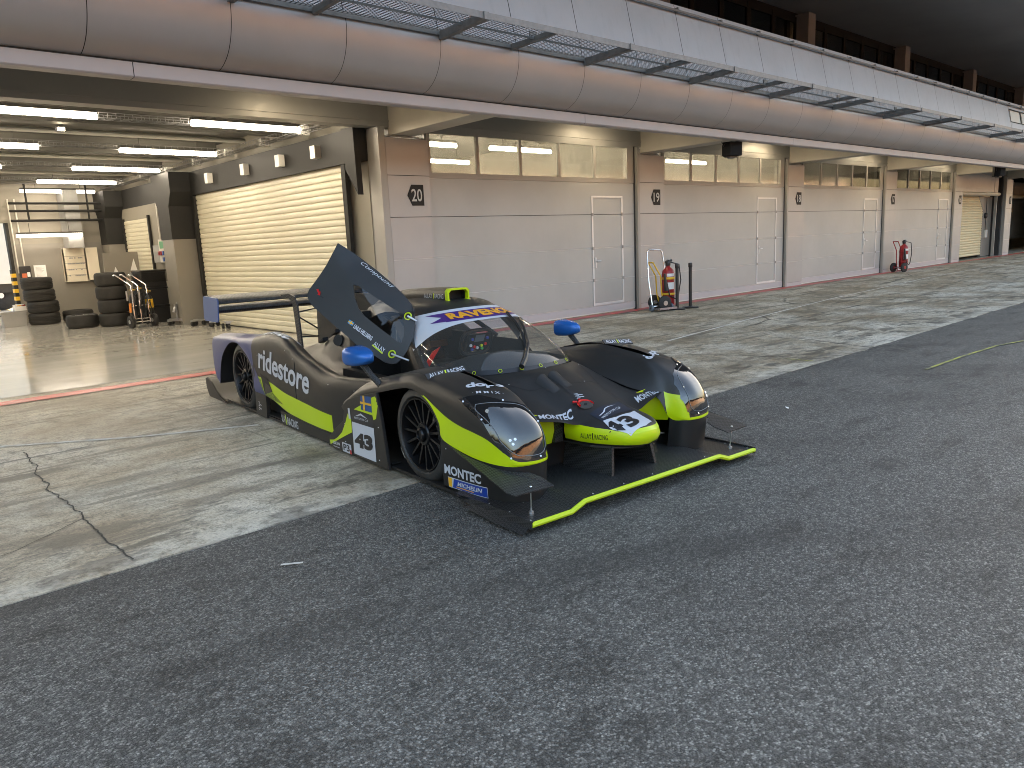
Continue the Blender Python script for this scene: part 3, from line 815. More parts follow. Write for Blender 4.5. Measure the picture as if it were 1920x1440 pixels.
for x, lab in ((21.9, 'small warm lamp glowing in the upstairs room behind the dark windows'),):
    t = thing('pendant_lamp', lab, 'light', (x, 12.2, 6.3))
    MB().lathe([(0.0, -0.1), (0.09, -0.06), (0.11, 0.0), (0.06, 0.07), (0.0, 0.08)], 12).build('bulb', M['uplamp'], t)
    MB().tube([(0, 0, 0.08), (0, 0, 0.75)], 0.008, 6).build('cord', M['black'], t)

# ------------------------------------------------------------------ mesh walkway in front of the parapet
wk = thing('mesh_walkway', 'narrow galvanised wire-mesh walkway on brackets along the white parapet', 'walkway', (0, 7.2, 4.0))
def wpart(b, name, m, **kw):
    b.v = [(p[0], p[1] - 7.2, p[2] - 4.0) for p in b.v]; return b.build(name, m, wk, **kw)
b = MB()
x = -3.0
while x < 60:
    st = 0.055 if x < 26 else 0.16
    w = 0.007 if x < 26 else 0.022
    # wires bent as expanded mesh: alternate small zigzag
    b.add([(x - w, 6.80, 4.035), (x + w, 6.80, 4.035), (x + w, 7.60, 4.035), (x - w, 7.60, 4.035)], [(0, 1, 2, 3)])
    x += st
yy = 6.80
while yy <= 7.605:
    b.add([(-3, yy - 0.006, 4.032), (60, yy - 0.006, 4.032), (60, yy + 0.006, 4.032), (-3, yy + 0.006, 4.032)], [(0, 1, 2, 3)]); yy += 0.05
wpart(b, 'grating', M['rustwire'], smooth=False)
b = MB().box(-3, 60, 6.79, 6.80, 3.985, 4.055).box(-3, 60, 7.60, 7.612, 3.985, 4.055).tube([(-3, 7.18, 4.015), (60, 7.18, 4.015)], 0.014, 6)
wpart(b, 'edge_bar', M['galv'], smooth=False)
for i in range(-1, 22):
    xa = 0.845 + 2.5712 * i
    wpart(MB().prism([(7.615, 3.935), (7.615, 4.03), (6.77, 4.055), (6.77, 3.975)], xa - 0.035, xa + 0.035, 'x'), 'bracket', M['galv'], smooth=False)
for i in range(-1, 14):
    xa = 1.5 + 2.82 * i
    wpart(MB().prism([(7.615, 3.965), (7.615, 4.03), (6.80, 4.05), (6.80, 3.99)], xa - 0.03, xa + 0.03, 'x'), 'splice_bar', M['galv'], smooth=False)
    wpart(MB().box(xa - 0.10, xa + 0.02, 7.17, 7.19, 4.0, 4.09), 'clip', M['galv'], smooth=False)

# ------------------------------------------------------------------ number signs on the pillars
for k, num in enumerate(('20', '19', '18', '17', '16', '15', '14')):
    xr = (13.855 + PITCH * (k - 1)) - (0.16 if k == 0 else 0.17)
    w, h, z = 0.315, 0.325, 2.323
    t = thing('garage_number_sign', f'dark arrow-shaped sign with pale number {num} on its pillar', 'sign', (xr, YD - 0.062, z), 0, 'arrow number signs on the pillars')
    MB().prism([(-w, 0), (-w + 0.085, -h / 2), (0, -h / 2), (0, h / 2), (-w + 0.085, h / 2)], -0.006, 0.0, 'y').build('plate', M['sign'], t, smooth=False)
    flat_text(num, (-w + 0.075, -0.009, -0.098), (0.205, 0, 0), (0, 0, 0.196), 'lettering', M['signtext'], t, bold=0.012)

# ================================================================== LOOSE THINGS
def tyre_mesh(r, w, tread):
    b = MB(); ri = r * 0.62
    prof = [(ri, 0.03), (ri * 1.06, 0.0), (r * 0.80, 0.0), (r * 0.93, 0.012), (r * 0.985, 0.045), (r, 0.09)]
    if tread:
        for zc in (0.36, 0.5, 0.64):
            prof += [(r, w * zc - 0.012), (r - 0.01, w * zc - 0.008), (r - 0.01, w * zc + 0.008), (r, w * zc + 0.012)]
    prof += [(r, w - 0.09), (r * 0.985, w - 0.045), (r * 0.93, w - 0.012), (r * 0.80, w), (ri * 1.06, w), (ri, w - 0.03), (ri, 0.03)]
    return b.lathe(prof, 40)
def rim_mesh(r, w):
    b = MB(); ri = r * 0.62
    b.lathe([(ri, w * 0.2), (ri, w - 0.02), (ri * 0.94, w - 0.03), (ri * 0.9, w * 0.6), (ri * 0.3, w * 0.62), (0.0, w * 0.62)], 32)
    for k in range(7):
        a = 2 * math.pi * k / 7
        b.tube([(0.05 * math.cos(a), 0.05 * math.sin(a), w * 0.8), (ri * 0.93 * math.cos(a), ri * 0.93 * math.sin(a), w * 0.9)], 0.018, 6)
    return b
def tyre(x, y, z, label, r=0.42, w=0.338, tread=True, rim=False, group='tyre stack at the back wall', tilt=(0, 0)):
    t = thing('racing_tyre', label, 'tyre', (x, y, z), random.uniform(0, 6), group)
    t.rotation_euler = (tilt[0], tilt[1], random.uniform(0, 6))
    tyre_mesh(r, w, tread).build('tyre', M['oldrubber'], t)
    if rim: rim_mesh(r, w).build('rim', M['steel'], t)
    return t
nm = ['bottom', 'second', 'third', 'top']
for i in range(4):
    tyre(4.20 - 0.020 * i + (0.03 if i == 1 else 0), 22.35, 0.005 + i * 0.297, f'used grooved tyre, {nm[i]} of the stack left of the open wall cabinet', 0.355, 0.295, True)
for i in range(4):
    tyre(5.12 + 0.012 * (i % 2), 19.6, 0.005 + i * 0.312, f'smooth black tyre, {nm[i]} of the stack beside the gas trolley', 0.335, 0.310, False, group='tyre stack beside the gas trolley')
tyre(4.52, 20.0, 0.006, 'smooth tyre with its rim lying flat on the floor in front', 0.345, 0.30, False, True, 'loose tyres on the garage floor')
tyre(4.98, 22.4, 0.006, 'tyre lying flat on the floor behind, between the two stacks', 0.36, 0.29, True, False, 'loose tyres on the garage floor')

# black crates wrapped in film behind the trolley
for i, (h, lab) in enumerate(((0.42, 'bottom black box of the film-wrapped pile behind the gas trolley'), (0.42, 'middle black box of the film-wrapped pile behind the gas trolley'), (0.40, 'top black box under shiny film behind the gas trolley'))):
    t = thing('storage_box', lab, 'box', (5.95, 19.45, 0.006 + i * 0.425), R(4), 'film-wrapped black boxes')
    MB().box(-0.29, 0.29, -0.28, 0.28, 0, h - 0.05).build('body', M['black'], t, bevel=0.012, smooth=False)
    MB().box(-0.30, 0.30, -0.29, 0.29, h - 0.05, h).build('lid', M['black'], t, bevel=0.012, smooth=False)
    if i == 2: MB().box(-0.31, 0.31, -0.30, 0.30, 0.12, h + 0.012).build('film', M['wrap'], t, smooth=False)

# gas bottle trolley
t = thing('gas_bottle_trolley', 'chromed two-wheel trolley carrying black gas bottles with a yellow label', 'trolley', (5.36, 18.42, 0), R(10))
b = MB()
for sx in (-0.17, -0.02, 0.17):
    b.tube([(sx, -0.05, 0.10), (sx, -0.05, 0.95), (sx - 0.05, 0.02, 1.02), (sx - 0.24, 0.10, 1.20), (sx - 0.29, 0.10, 1.19)], 0.018, 8)
b.tube([(-0.2, -0.05, 0.5), (0.2, -0.05, 0.5)], 0.014, 8).tube([(-0.2, -0.05, 0.2), (0.2, -0.05, 0.2)], 0.014, 8).tube([(-0.3, -0.05, 0.13), (0.28, -0.05, 0.13)], 0.016, 8)
b.build('frame', M['chrome'], t)
for sx in (-0.27, 0.25):
    w = MB().lathe([(0.03, -0.045), (0.12, -0.045), (0.145, -0.03), (0.145, 0.03), (0.12, 0.045), (0.03, 0.045), (0.03, -0.045)], 24, (sx, -0.08, 0.146), 'x')
    wo = w.build('wheel', M['rubber'], t); MB().lathe([(0.0, -0.05), (0.045, -0.05), (0.045, 0.05), (0, 0.05)], 14, (sx, -0.08, 0.146), 'x').build('hub', M['steel'], wo)
for i, (sx, h) in enumerate(((-0.10, 0.78), (0.05, 0.80), (0.25, 0.72))):
    g = MB().lathe([(0, 0.08), (0.085, 0.08), (0.088, 0.10), (0.088, h - 0.12), (0.07, h - 0.05), (0.03, h - 0.01), (0.03, h + 0.04), (0, h + 0.04)], 20, (sx, 0.06, 0)).build('gas_bottle', M['black'], t)
    MB().lathe([(0, h + 0.03), (0.028, h + 0.03), (0.028, h + 0.09), (0.012, h + 0.10), (0.012, h + 0.13), (0, h + 0.13)], 12, (sx, 0.06, 0)).tube([(sx - 0.06, 0.04, h + 0.07), (sx + 0.06, 0.04, h + 0.07)], 0.022, 8).build('valve', M['brass'] if 'brass' in M else M['yellow'], g)
MB().lathe([(0.090, 0.42), (0.0905, 0.62)], 14, (0.25, 0.06, 0), 'z', 0, R(180), R(330)).build('label', M['yellow'], t)
b = MB()
for sx in (-0.16, -0.02, 0.12):
    b.tube([(sx, 0.02, 0.86), (sx + 0.04, -0.10, 0.7), (sx - 0.03, -0.12, 0.45), (sx + 0.05, -0.10, 0.25), (sx + 0.1, -0.08, 0.4), (sx + 0.08, -0.08, 0.6)], 0.014, 6)
b.build('hose', M['black'], t)
MB().tube([(-0.27, -0.10, 0.36), (-0.26, -0.10, 0.56)], 0.03, 8).build('lance_grip', mat('orange_grip', (0.6, 0.2, 0.03), 0.5), t)
b = MB()
for sx in (-0.30, -0.18, -0.02): b.tube([(sx, -0.08, 0.62), (sx, -0.08, 0.84)], 0.022, 8)
b.build('holster', M['steel'], t)

# low steel dolly with a bent lever by the right-hand column
t = thing('wheel_dolly', 'grey steel dolly with a raised lever on black castors by the column', 'dolly', (6.02, 18.0, 0), R(20))
b = MB().box(-0.26, 0.26, -0.05, 0.05, 0.10, 0.15).box(-0.05, 0.05, -0.24, 0.24, 0.10, 0.15)
b.tube([(-0.02, 0, 0.14), (-0.01, 0, 0.42), (0.06, 0, 0.56), (0.10, 0, 0.80)], 0.022, 8).tube([(-0.1, 0, 0.3), (-0.02, 0, 0.46)], 0.03, 8)
b.box(-0.06, 0.10, -0.03, 0.03, 0.42, 0.48).box(0.07, 0.14, -0.03, 0.03, 0.78, 0.86)
b.build('frame', M['steel'], t)
for cx, cy in ((-0.23, 0), (0.23, 0), (0, -0.21), (0, 0.21), (0.05, -0.05)):
    MB().lathe([(0.02, -0.02), (0.05, -0.02), (0.055, 0.0), (0.05, 0.02), (0.02, 0.02)], 14, (cx, cy, 0.055), 'y').build('castor', M['rubber'], t)
for i, (x, y) in enumerate(((6.18, 17.2), (6.30, 16.55), (6.32, 15.9))):
    t = thing('castor_skate', f'small black castor skate on the floor, ' + ('nearest the column', 'second from the column', 'nearest the blue wing end')[i], 'skate', (x, y, 0), R(15 + 30 * i), 'castor skates along the shutter')
    MB().box(-0.17, 0.17, -0.05, 0.05, 0.11, 0.135).box(-0.05, 0.05, -0.12, 0.12, 0.135, 0.15).build('plate', M['steel'], t, smooth=False)
    for cx, cy in ((-0.14, 0), (0.14, 0), (0, 0.1)):
        MB().lathe([(0.02, -0.025), (0.05, -0.025), (0.056, 0.0), (0.05, 0.025), (0.02, 0.025)], 14, (cx, cy, 0.056), 'y').build('castor', M['rubber'], t)

# grey box with a white canister on it
t = thing('plastic_crate', 'grey plastic crate on the floor by the rear doorway', 'crate', (3.55, 22.55, 0.005), 0)
b = MB().prism([(-0.24, 0), (0.24, 0), (0.27, 0.34), (-0.27, 0.34)], -0.20, 0.20, 'y'); b.box(-0.285, 0.285, -0.215, 0.215, 0.335, 0.375)
b.build('body', M['greyplastic'], t, smooth=False, bevel=0.008)
MB().box(-0.29, -0.27, -0.06, 0.06, 0.26, 0.29).box(0.27, 0.29, -0.06, 0.06, 0.26, 0.29).build('handle', M['black'], t, smooth=False)
t = thing('canister', 'white plastic canister standing on the grey crate', 'canister', (3.72, 22.55, 0.38), R(10))
MB().box(-0.13, 0.13, -0.08, 0.08, 0, 0.11).box(-0.13, -0.07, -0.06, 0.06, 0.11, 0.155).box(-0.07, 0.10, -0.03, 0.03, 0.14, 0.165).build('body', M['white'], t, bevel=0.018)
MB().lathe([(0, 0.11), (0.03, 0.11), (0.03, 0.15), (0, 0.15)], 12, (0.10, 0, 0)).build('cap', M['red'], t)

# wall things in the garage
t = thing('wall_cabinet', 'open cream distribution cabinet hung on the back wall above the tyres', 'cabinet', (5.47, BACKY, 1.02))
MB().box(-0.42, 0.14, -0.16, -0.14, 0, 0.86).box(-0.42, -0.39, -0.16, 0, 0, 0.86).box(0.11, 0.14, -0.16, 0, 0, 0.86).box(-0.42, 0.14, -0.16, 0, -0.02, 0.0).box(-0.42, 0.14, -0.16, 0, 0.86, 0.88).build('body', M['cream'], t, smooth=False)
b = MB()
for z in (0.16, 0.32, 0.48, 0.66): b.box(-0.40, 0.12, -0.164, -0.160, z, z + 0.006)
b.build('panel_joint', M['seam'], t, smooth=False)
rr = random.Random(5)
for z in (0.13, 0.29, 0.45, 0.60):
    x = -0.33; b = MB()
    while x < 0.08:
        w = rr.uniform(0.02, 0.05)
        if rr.random() < 0.8: b.box(x, x + w, -0.172, -0.16, z, z + 0.035)
        x += w + 0.008
    b.build('breaker_row', M['greyplastic'], t, smooth=False)
MB().prism([(0.145, -0.16), (0.155, -0.145), (0.43, -0.20), (0.425, -0.215)], 0.0, 0.88, 'z').build('cabinet_door', M['cream'], t, smooth=False)
t = thing('fire_alarm_box', 'dark wall box with an orange label beside the rear doorway', 'switch box', (4.14, BACKY, 1.14))
MB().box(-0.13, 0.13, -0.12, 0, 0, 0.34).build('body', M['black'], t, smooth=False, bevel=0.01)
MB().box(-0.09, 0.02, -0.124, -0.121, 0.04, 0.15).build('label', mat('orange_label', (0.55, 0.14, 0.05), 0.5), t, smooth=False)
MB().box(0.03, 0.10, -0.124, -0.121, 0.06, 0.18).build('notice', M['white'], t, smooth=False)
t = thing('paper_notice', 'white printed sheet pinned on the back wall beside the dark box', 'notice', (4.50, BACKY - 0.013, 1.13))
MB().box(-0.14, 0.14, -0.004, 0, 0, 0.36).build('sheet', M['white'], t, smooth=False)
b = MB()
for i in range(9): b.box(-0.10, -0.10 + rr.uniform(0.1, 0.2), -0.006, -0.0045, 0.06 + i * 0.03, 0.066 + i * 0.03)
b.build('print', M['greyplastic'], t, smooth=False)
t = thing('power_panel', 'grey wall box with red and blue power sockets and a green notice', 'socket panel', (6.44, 19.35, 1.42))
MB().box(-0.13, 0.0, -0.30, 0.25, 0.0, 0.55).build('body', M['offwhite'], t, smooth=False, bevel=0.01)
MB().box(-0.12, 0.0, 0.28, 0.72, 0.0, 0.42).build('side_box', M['greyplastic'], t, smooth=False, bevel=0.01)
MB().box(-0.136, -0.131, -0.12, 0.16, 0.33, 0.50).build('notice', mat('green_notice', (0.08, 0.30, 0.14), 0.5), t, smooth=False)
for nm_, yy, zz, c in (('socket', 0.12, 0.22, 'red'), ('socket', 0.0, 0.22, 'red'), ('socket', -0.15, 0.22, 'blue'), ('socket', -0.15, 0.07, 'blue')):
    MB().box(-0.19, -0.13, yy - 0.045, yy + 0.045, zz - 0.05, zz + 0.05).build(nm_, M['red'] if c == 'red' else M['bluepaint'], t, smooth=False, bevel=0.01)
t = thing('flood_lamp', 'small spotlight fixed under the garage ceiling', 'lamp', (3.0, 12.9, 3.40))
MB().box(-0.06, 0.06, -0.04, 0.04, 0, 0.07).build('body', M['black'], t, smooth=False)
MB().box(-0.045, 0.045, -0.046, -0.041, 0.012, 0.058).build('lens', M['canopylamp'], t, smooth=False)
t = thing('leaning_panel', 'grey board with white triangles leaning behind the tyre stack', 'board', (6.0, 21.4, 0.0))
bb = MB().box(-0.5, 0.34, -0.02, 0.02, 0.0, 1.72); bb.build('board', M['gwall_lo'], t, smooth=False)
MB().prism([(-0.33, 1.1), (-0.13, 1.1), (-0.24, 1.36)], -0.024, -0.021, 'y').prism([(0.06, 1.1), (0.30, 1.15), (0.22, 1.55)], -0.024, -0.021, 'y').build('triangle_mark', M['white'], t, smooth=False)

# wheeled extinguishers
def extinguisher(name_label, x, y, rz, frame, group='wheeled fire extinguishers', s=1.0):
    t = thing('wheeled_extinguisher', name_label, 'fire extinguisher', (x, y, 0), rz, group)
    MB().lathe([(0, 0.10), (0.11, 0.10), (0.13, 0.13), (0.13, 0.72), (0.115, 0.80), (0.06, 0.86), (0.04, 0.88), (0.04, 0.91), (0, 0.91)], 24, (0.10, 0, 0)).build('cylinder', M['red'], t)
    MB().lathe([(0, 0.90), (0.05, 0.90), (0.055, 0.94), (0.05, 0.99), (0.02, 1.02), (0, 1.02)], 14, (0.10, 0, 0)).tube([(0.04, 0, 0.97), (0.20, 0.02, 1.0)], 0.025, 8).build('valve', M['black'], t)
    b = MB()
    for sy in (-0.09, 0.09): b.tube([(0.2, sy * 0.6, 0.03), (-0.05, sy, 0.06), (-0.12, sy, 0.35), (-0.14, sy, 0.70), (-0.28, sy, 0.92), (-0.32, sy, 0.98)], 0.014, 8)
    b.tube([(-0.32, -0.09, 0.98), (-0.32, 0.09, 0.98)], 0.014, 8)
    for z in (0.3, 0.62): b.lathe([(0.134, z), (0.138, z + 0.005), (0.138, z + 0.04), (0.134, z + 0.045)], 24, (0.10, 0, 0))
    b.build('frame', frame, t)
    for sy in (-0.19, 0.19):
        w = MB().lathe([(0.03, -0.03), (0.12, -0.035), (0.15, -0.02), (0.15, 0.02), (0.12, 0.035), (0.03, 0.03), (0.03, -0.03)], 24, (-0.11, sy, 0.152), 'y').build('wheel', M['rubber'], t)
        MB().lathe([(0, -0.038), (0.05, -0.038), (0.05, 0.038), (0, 0.038)], 14, (-0.11, sy, 0.152), 'y').build('hub', M['red'] if frame is M['red'] else M['steel'], w)
    MB().tube([(-0.11, -0.19, 0.152), (-0.11, 0.19, 0.152)], 0.012, 8).build('axle', M['steel'], t)
    MB().tube([(0.12, -0.02, 0.97), (0.30, -0.10, 0.92), (0.33, -0.12, 0.60), (0.27, -0.12, 0.30), (0.18, -0.14, 0.22), (0.02, -0.17, 0.30), (-0.06, -0.17, 0.62)], 0.013, 8).build('hose', M['black'], t)
    MB().tube([(-0.06, -0.17, 0.40), (-0.10, -0.17, 0.75)], [0.045, 0.022], 10).build('horn', M['black'], t)
    MB().lathe([(0.1315, 0.42), (0.1315, 0.56)], 10, (0.10, 0, 0), 'z', 0, R(215), R(300)).lathe([(0.1315, 0.68), (0.1315, 0.74)], 10, (0.10, 0, 0), 'z', 0, R(225), R(300)).build('label', M['white'], t)
    return t
extinguisher('red wheeled extinguisher on a yellow frame beside the chrome sack truck', 12.93, 9.50, R(-20), M['yellow'])
extinguisher('far red wheeled extinguisher on a red frame by sign 17', 25.98, 9.75, R(-15), M['red'])
t = thing('sack_truck', 'chromed sack truck standing against the pillar under sign 19', 'hand truck', (12.72, 9.42, 0), R(-12))
b = MB()
b.tube([(-0.23, 0.0, 0.08), (-0.235, 0.10, 0.6), (-0.20, 0.19, 1.18), (-0.15, 0.20, 1.235), (0.15, 0.20, 1.235), (0.20, 0.19, 1.18), (0.235, 0.10, 0.6), (0.23, 0.0, 0.08)], 0.0155, 10)
b.tube([(-0.23, 0.0, 0.10), (0.23, 0.0, 0.10)], 0.015, 8)
b.build('frame', M['chrome'], t)
MB().box(-0.23, 0.23, -0.22, 0.02, 0.035, 0.05).box(-0.23, 0.23, -0.225, -0.20, 0.05, 0.075).build('foot_plate', mat('steel_foot_plate', (0.35, 0.30, 0.30), 0.5, 0.6), t, smooth=False)
for sx in (-0.26, 0.26):
    MB().lathe([(0.015, -0.025), (0.06, -0.025), (0.07, -0.01), (0.07, 0.01), (0.06, 0.025), (0.015, 0.025)], 18, (sx, 0.0, 0.071), 'x').build('wheel', mat('blue_grey_castor', (0.12, 0.15, 0.19), 0.5), t)
for i, (x, y, lab) in enumerate(((13.02, 9.24, 'black barrier post nearer the extinguisher'), (13.43, 9.20, 'black barrier post farther right of the extinguisher'))):
    t = thing('barrier_post', lab, 'barrier post', (x, y, 0), 0, 'black barrier posts')
    MB().lathe([(0, 0.0), (0.17, 0.0), (0.175, 0.012), (0.16, 0.03), (0.05, 0.042), (0, 0.042)], 28).build('base', M['black'], t)
    MB().lathe([(0, 0.04), (0.034, 0.04), (0.034, 0.84), (0, 0.84)], 20).build('post', M['black'], t)
    MB().lathe([(0, 0.84), (0.034, 0.84), (0.042, 0.85), (0.042, 0.92), (0.034, 0.935), (0, 0.935)], 20).build('head', M['black'], t)

# speakers under the canopy
for x, lab in ((13.62, 'black angular loudspeaker hung under the canopy between signs 19 and 18'), (30.4, 'black angular loudspeaker hung under the canopy by sign 16')):
    t = thing('loudspeaker', lab, 'speaker', (x, 8.42, 3.03), R(25), 'loudspeakers under the canopy')
    MB().prism([(-0.19, 0.12), (0.19, 0.12), (0.25, -0.05), (0.0, -0.24), (-0.25, -0.05)], -0.05, 0.30, 'z').build('cabinet', M['speaker'], t, smooth=False, bevel=0.012)
    MB().prism([(-0.13, 0.04), (0.13, 0.04), (0.15, -0.03), (0.0, -0.14), (-0.15, -0.03)], -0.085, -0.05, 'z').build('horn', M['black'], t, smooth=False)
    MB().box(-0.03, 0.03, -0.03, 0.03, 0.25, 0.62).build('bracket', M['black'], t, smooth=False)
    MB().tube([(-0.15, 0.06, 0.2), (-0.27, 0.08, 0.12), (-0.36, 0.1, 0.18), (-0.36, 0.12, 0.40), (-0.30, 0.12, 0.6)], 0.008, 6).build('cable', M['black'], t)
t = thing('scrap_of_paper', 'tiny white scrap lying on the asphalt right of the car', 'litter', (6.04, 3.15, -0.002), R(30))
MB().add([(-0.02, -0.012, 0), (0.02, -0.014, 0.004), (0.016, 0.014, 0.012), (-0.018, 0.01, 0.006)], [(0, 1, 2, 3)]).build('paper', M['white'], t, smooth=False)

# far side of the track: what the car's glossy parts and windows mirror
gs = thing('grandstand', 'long tiered grandstand across the track, seen only as a reflection', 'grandstand', (0, -55, 0))
b = MB()
for i in range(14): b.box(-160, 200, -i * 1.1 - 1.1, -i * 1.1, 0, 3.0 + i * 0.75)
b.build('terrace', M['seats'], gs, smooth=False)
MB().box(-160, 200, -17.5, -15.6, 0, 15).build('rear_wall', M['stand'], gs, smooth=False)
MB().box(-160, 200, -18, -6, 15.0, 15.7).build('roof', M['stand'], gs, smooth=False)
pw = thing('pit_wall', 'low pit wall across the lane, seen only as a reflection', 'wall', (0, -18, 0))
MB().box(-150, 250, -0.25, 0.25, 0, 1.1).build('wall', M['stand'], pw, smooth=False)

tr_ = thing('added_trailer', 'white trailer added outside the rear doorway to cover the warm sky', 'trailer', (0.5, 31.0, 0))  # added outside to cover the warm low sky in the doorway
MB().box(-6, 6, 0, 2.5, 0.9, 4.0).build('body', M['offwhite'], tr_, smooth=False, bevel=.03)
MB().box(-5.8, 5.8, 0.1, 2.4, 0.6, 0.9).build('chassis', M['black'], tr_, smooth=False)
for xx in (-4.6, -3.4, 4.2): MB().lathe([(0.1, -0.14), (0.42, -0.15), (0.5, -0.1), (0.5, 0.1), (0.42, 0.15), (0.1, 0.14)], 24, (xx, 0.35, 0.5), 'y').build('wheel', M['rubber'], tr_)

# ================================================================== RACE CAR
# car space: x across (+ towards the far side), y backwards, z up; wheels' front axle near y = 0.12
CAR = thing('race_car', 'matt black and lime prototype race car with its near door raised', 'race car', (3.6302, 3.7346, 0.004), R(-4.3))

def livery_black():
    m, t, b = new_mat('matt_black_wrap')
    k = NT(t); v = k.coord('Object')
    k.link(k.ramp(k.noise(v, 2.5, 6, 0.65), [(0.3, (0.013, 0.0128, 0.0125)), (0.75, (0.019, 0.018, 0.017))]), b.inputs['Base Color'])
    k.link(k.math('MULTIPLY_ADD', k.noise(v, 6, 5, 0.7), 0.12, 0.38), b.inputs['Roughness'])
    b.inputs['Specular IOR Level'].default_value = 0.55
    k.link(k.bump(k.noise(v, 260, 2), 0.02, 0.001), b.inputs['Normal'])
    return m
CB = livery_black()
LIME = mat('lime_wrap', (0.48, 0.63, 0.004), 0.30, 0, 0.04, 2.0, spec=0.5)
BLUEW = mat('blue_grey_wrap', (0.034, 0.052, 0.16), 0.36, 0, 0.05, 2.0)
MIRB = mat('blue_mirror_paint', (0.018, 0.12, 0.42), 0.26, 0.25, 0.05)
DARK = mat('dark_interior', (0.009, 0.009, 0.0095), 0.6)
STW = mat('white_sticker', (0.50, 0.525, 0.57), 0.4, 0, 0.02)
STK = mat('black_sticker', (0.012, 0.012, 0.014), 0.4)
ORG = mat('orange_sticker', (0.72, 0.33, 0.02), 0.4)
PUR = mat('purple_sticker', (0.055, 0.018, 0.16), 0.4)
SBL = mat('blue_sticker', (0.012, 0.05, 0.30), 0.35)
FBL = mat('flag_blue', (0.008, 0.06, 0.22), 0.4)
FYE = mat('flag_yellow', (0.72, 0.40, 0.02), 0.4)
RED = mat('red_anodised', (0.55, 0.012, 0.012), 0.3, 0.3)
BRONZE = mat('sill_black', (0.010, 0.010, 0.010), 0.5)
def carbon():
    m, t, b = new_mat('carbon_fibre')
    k = NT(t)
    ck = k.n('ShaderNodeTexChecker'); k.link(k.coord('Object', (1, 1, 1), (0.3, 0.2, R(45))), ck.inputs['Vector']); ck.inputs['Scale'].default_value = 88
    ck.inputs['Color1'].default_value = (0.010, 0.010, 0.010, 1); ck.inputs['Color2'].default_value = (0.040, 0.040, 0.041, 1)
    k.link(ck.outputs['Color'], b.inputs['Base Color'])
    k.link(k.math('MULTIPLY_ADD', ck.outputs['Fac'], 0.16, 0.36), b.inputs['Roughness'])
    return m
CF = carbon()
def lamp_glass():
    m, t, b = new_mat('headlamp_cover')
    k = NT(t); v = k.coord('Object')
    b.inputs['Base Color'].default_value = (0.012, 0.012, 0.013, 1)
    b.inputs['Roughness'].default_value = 0.03
    b.inputs['IOR'].default_value = 1.9
    b.inputs['Specular IOR Level'].default_value = 0.5
    return m
LG = lamp_glass()
ALU = mat('bolt_steel', (0.6, 0.6, 0.6), 0.3, 0.9)

class Surf:
    def __init__(self, g): self.g = g; self.r = len(g) - 1; self.c = len(g[0]) - 1
    def at(self, u, v):
        y = min(max(v, 0), 1) * self.r; x = min(max(u, 0), 1) * self.c
        i = min(int(y), self.r - 1); j = min(int(x), self.c - 1); a = y - i; b = x - j
        g = self.g
        return (g[i][j] * (1 - b) + g[i][j + 1] * b) * (1 - a) + (g[i + 1][j] * (1 - b) + g[i + 1][j + 1] * b) * a
    def nrm(self, u, v):
        e = 0.01
        d1 = self.at(min(u + e, 1), v) - self.at(max(u - e, 0), v); d2 = self.at(u, min(v + e, 1)) - self.at(u, max(v - e, 0))
        return d1.cross(d2).normalized()

def build_bvh(*objs):
    vs = []; fs = []
    for o in objs:
        n = len(vs); vs += [v.co.copy() for v in o.data.vertices]
        fs += [tuple(i + n for i in p.vertices) for p in o.data.polygons]
    return BVHTree.FromPolygons(vs, fs)

def onto(bvh, p, nrm, off, reach=0.5):
    h = bvh.ray_cast(p + nrm * reach, -nrm, reach * 2.2)
    if h[0] is None: return None
    n = h[1] if h[1].dot(nrm) > 0 else -h[1]
    return h[0] + (n * 0.5 + nrm * 0.5).normalized() * off

def stuck(pts, fs):
    keep = {}; vs = []; out = []
    for f in fs:
        if any(pts[i] is None for i in f): continue
        for i in f:
            if i not in keep: keep[i] = len(vs); vs.append(pts[i])
        out.append(tuple(keep[i] for i in f))
    return MB().add(vs, out)

def sticker(name, m, O, U, V, bvh, parent, poly=((0, 0), (1, 0), (1, 1), (0, 1)), off=0.0025, div=6, reach=0.5):
    """flat-coloured vinyl laid on a body surface; poly in the (U, V) frame"""
    O, U, V = Vector(O), Vector(U), Vector(V); n = U.cross(V).normalized()
    bm = bmesh.new()
    vs = [bm.verts.new((q[0], q[1], 0)) for q in poly]
    f = bm.faces.new(vs)
    bmesh.ops.triangulate(bm, faces=[f])
    for _ in range(4):
        es = [e for e in bm.edges if (U * (e.verts[0].co.x - e.verts[1].co.x) + V * (e.verts[0].co.y - e.verts[1].co.y)).length > 0.03]
        if not es: break
        bmesh.ops.subdivide_edges(bm, edges=es, cuts=1, use_grid_fill=True)
        bmesh.ops.triangulate(bm, faces=[x for x in bm.faces if len(x.verts) > 3])
    bm.verts.index_update()
    pts = [onto(bvh, O + U * v.co.x + V * v.co.y, n, off, reach) for v in bm.verts]
    fs = [tuple(v.index for v in x.verts) for x in bm.faces]; bm.free()
    return stuck(pts, fs).build(name, m, parent, recalc=False)

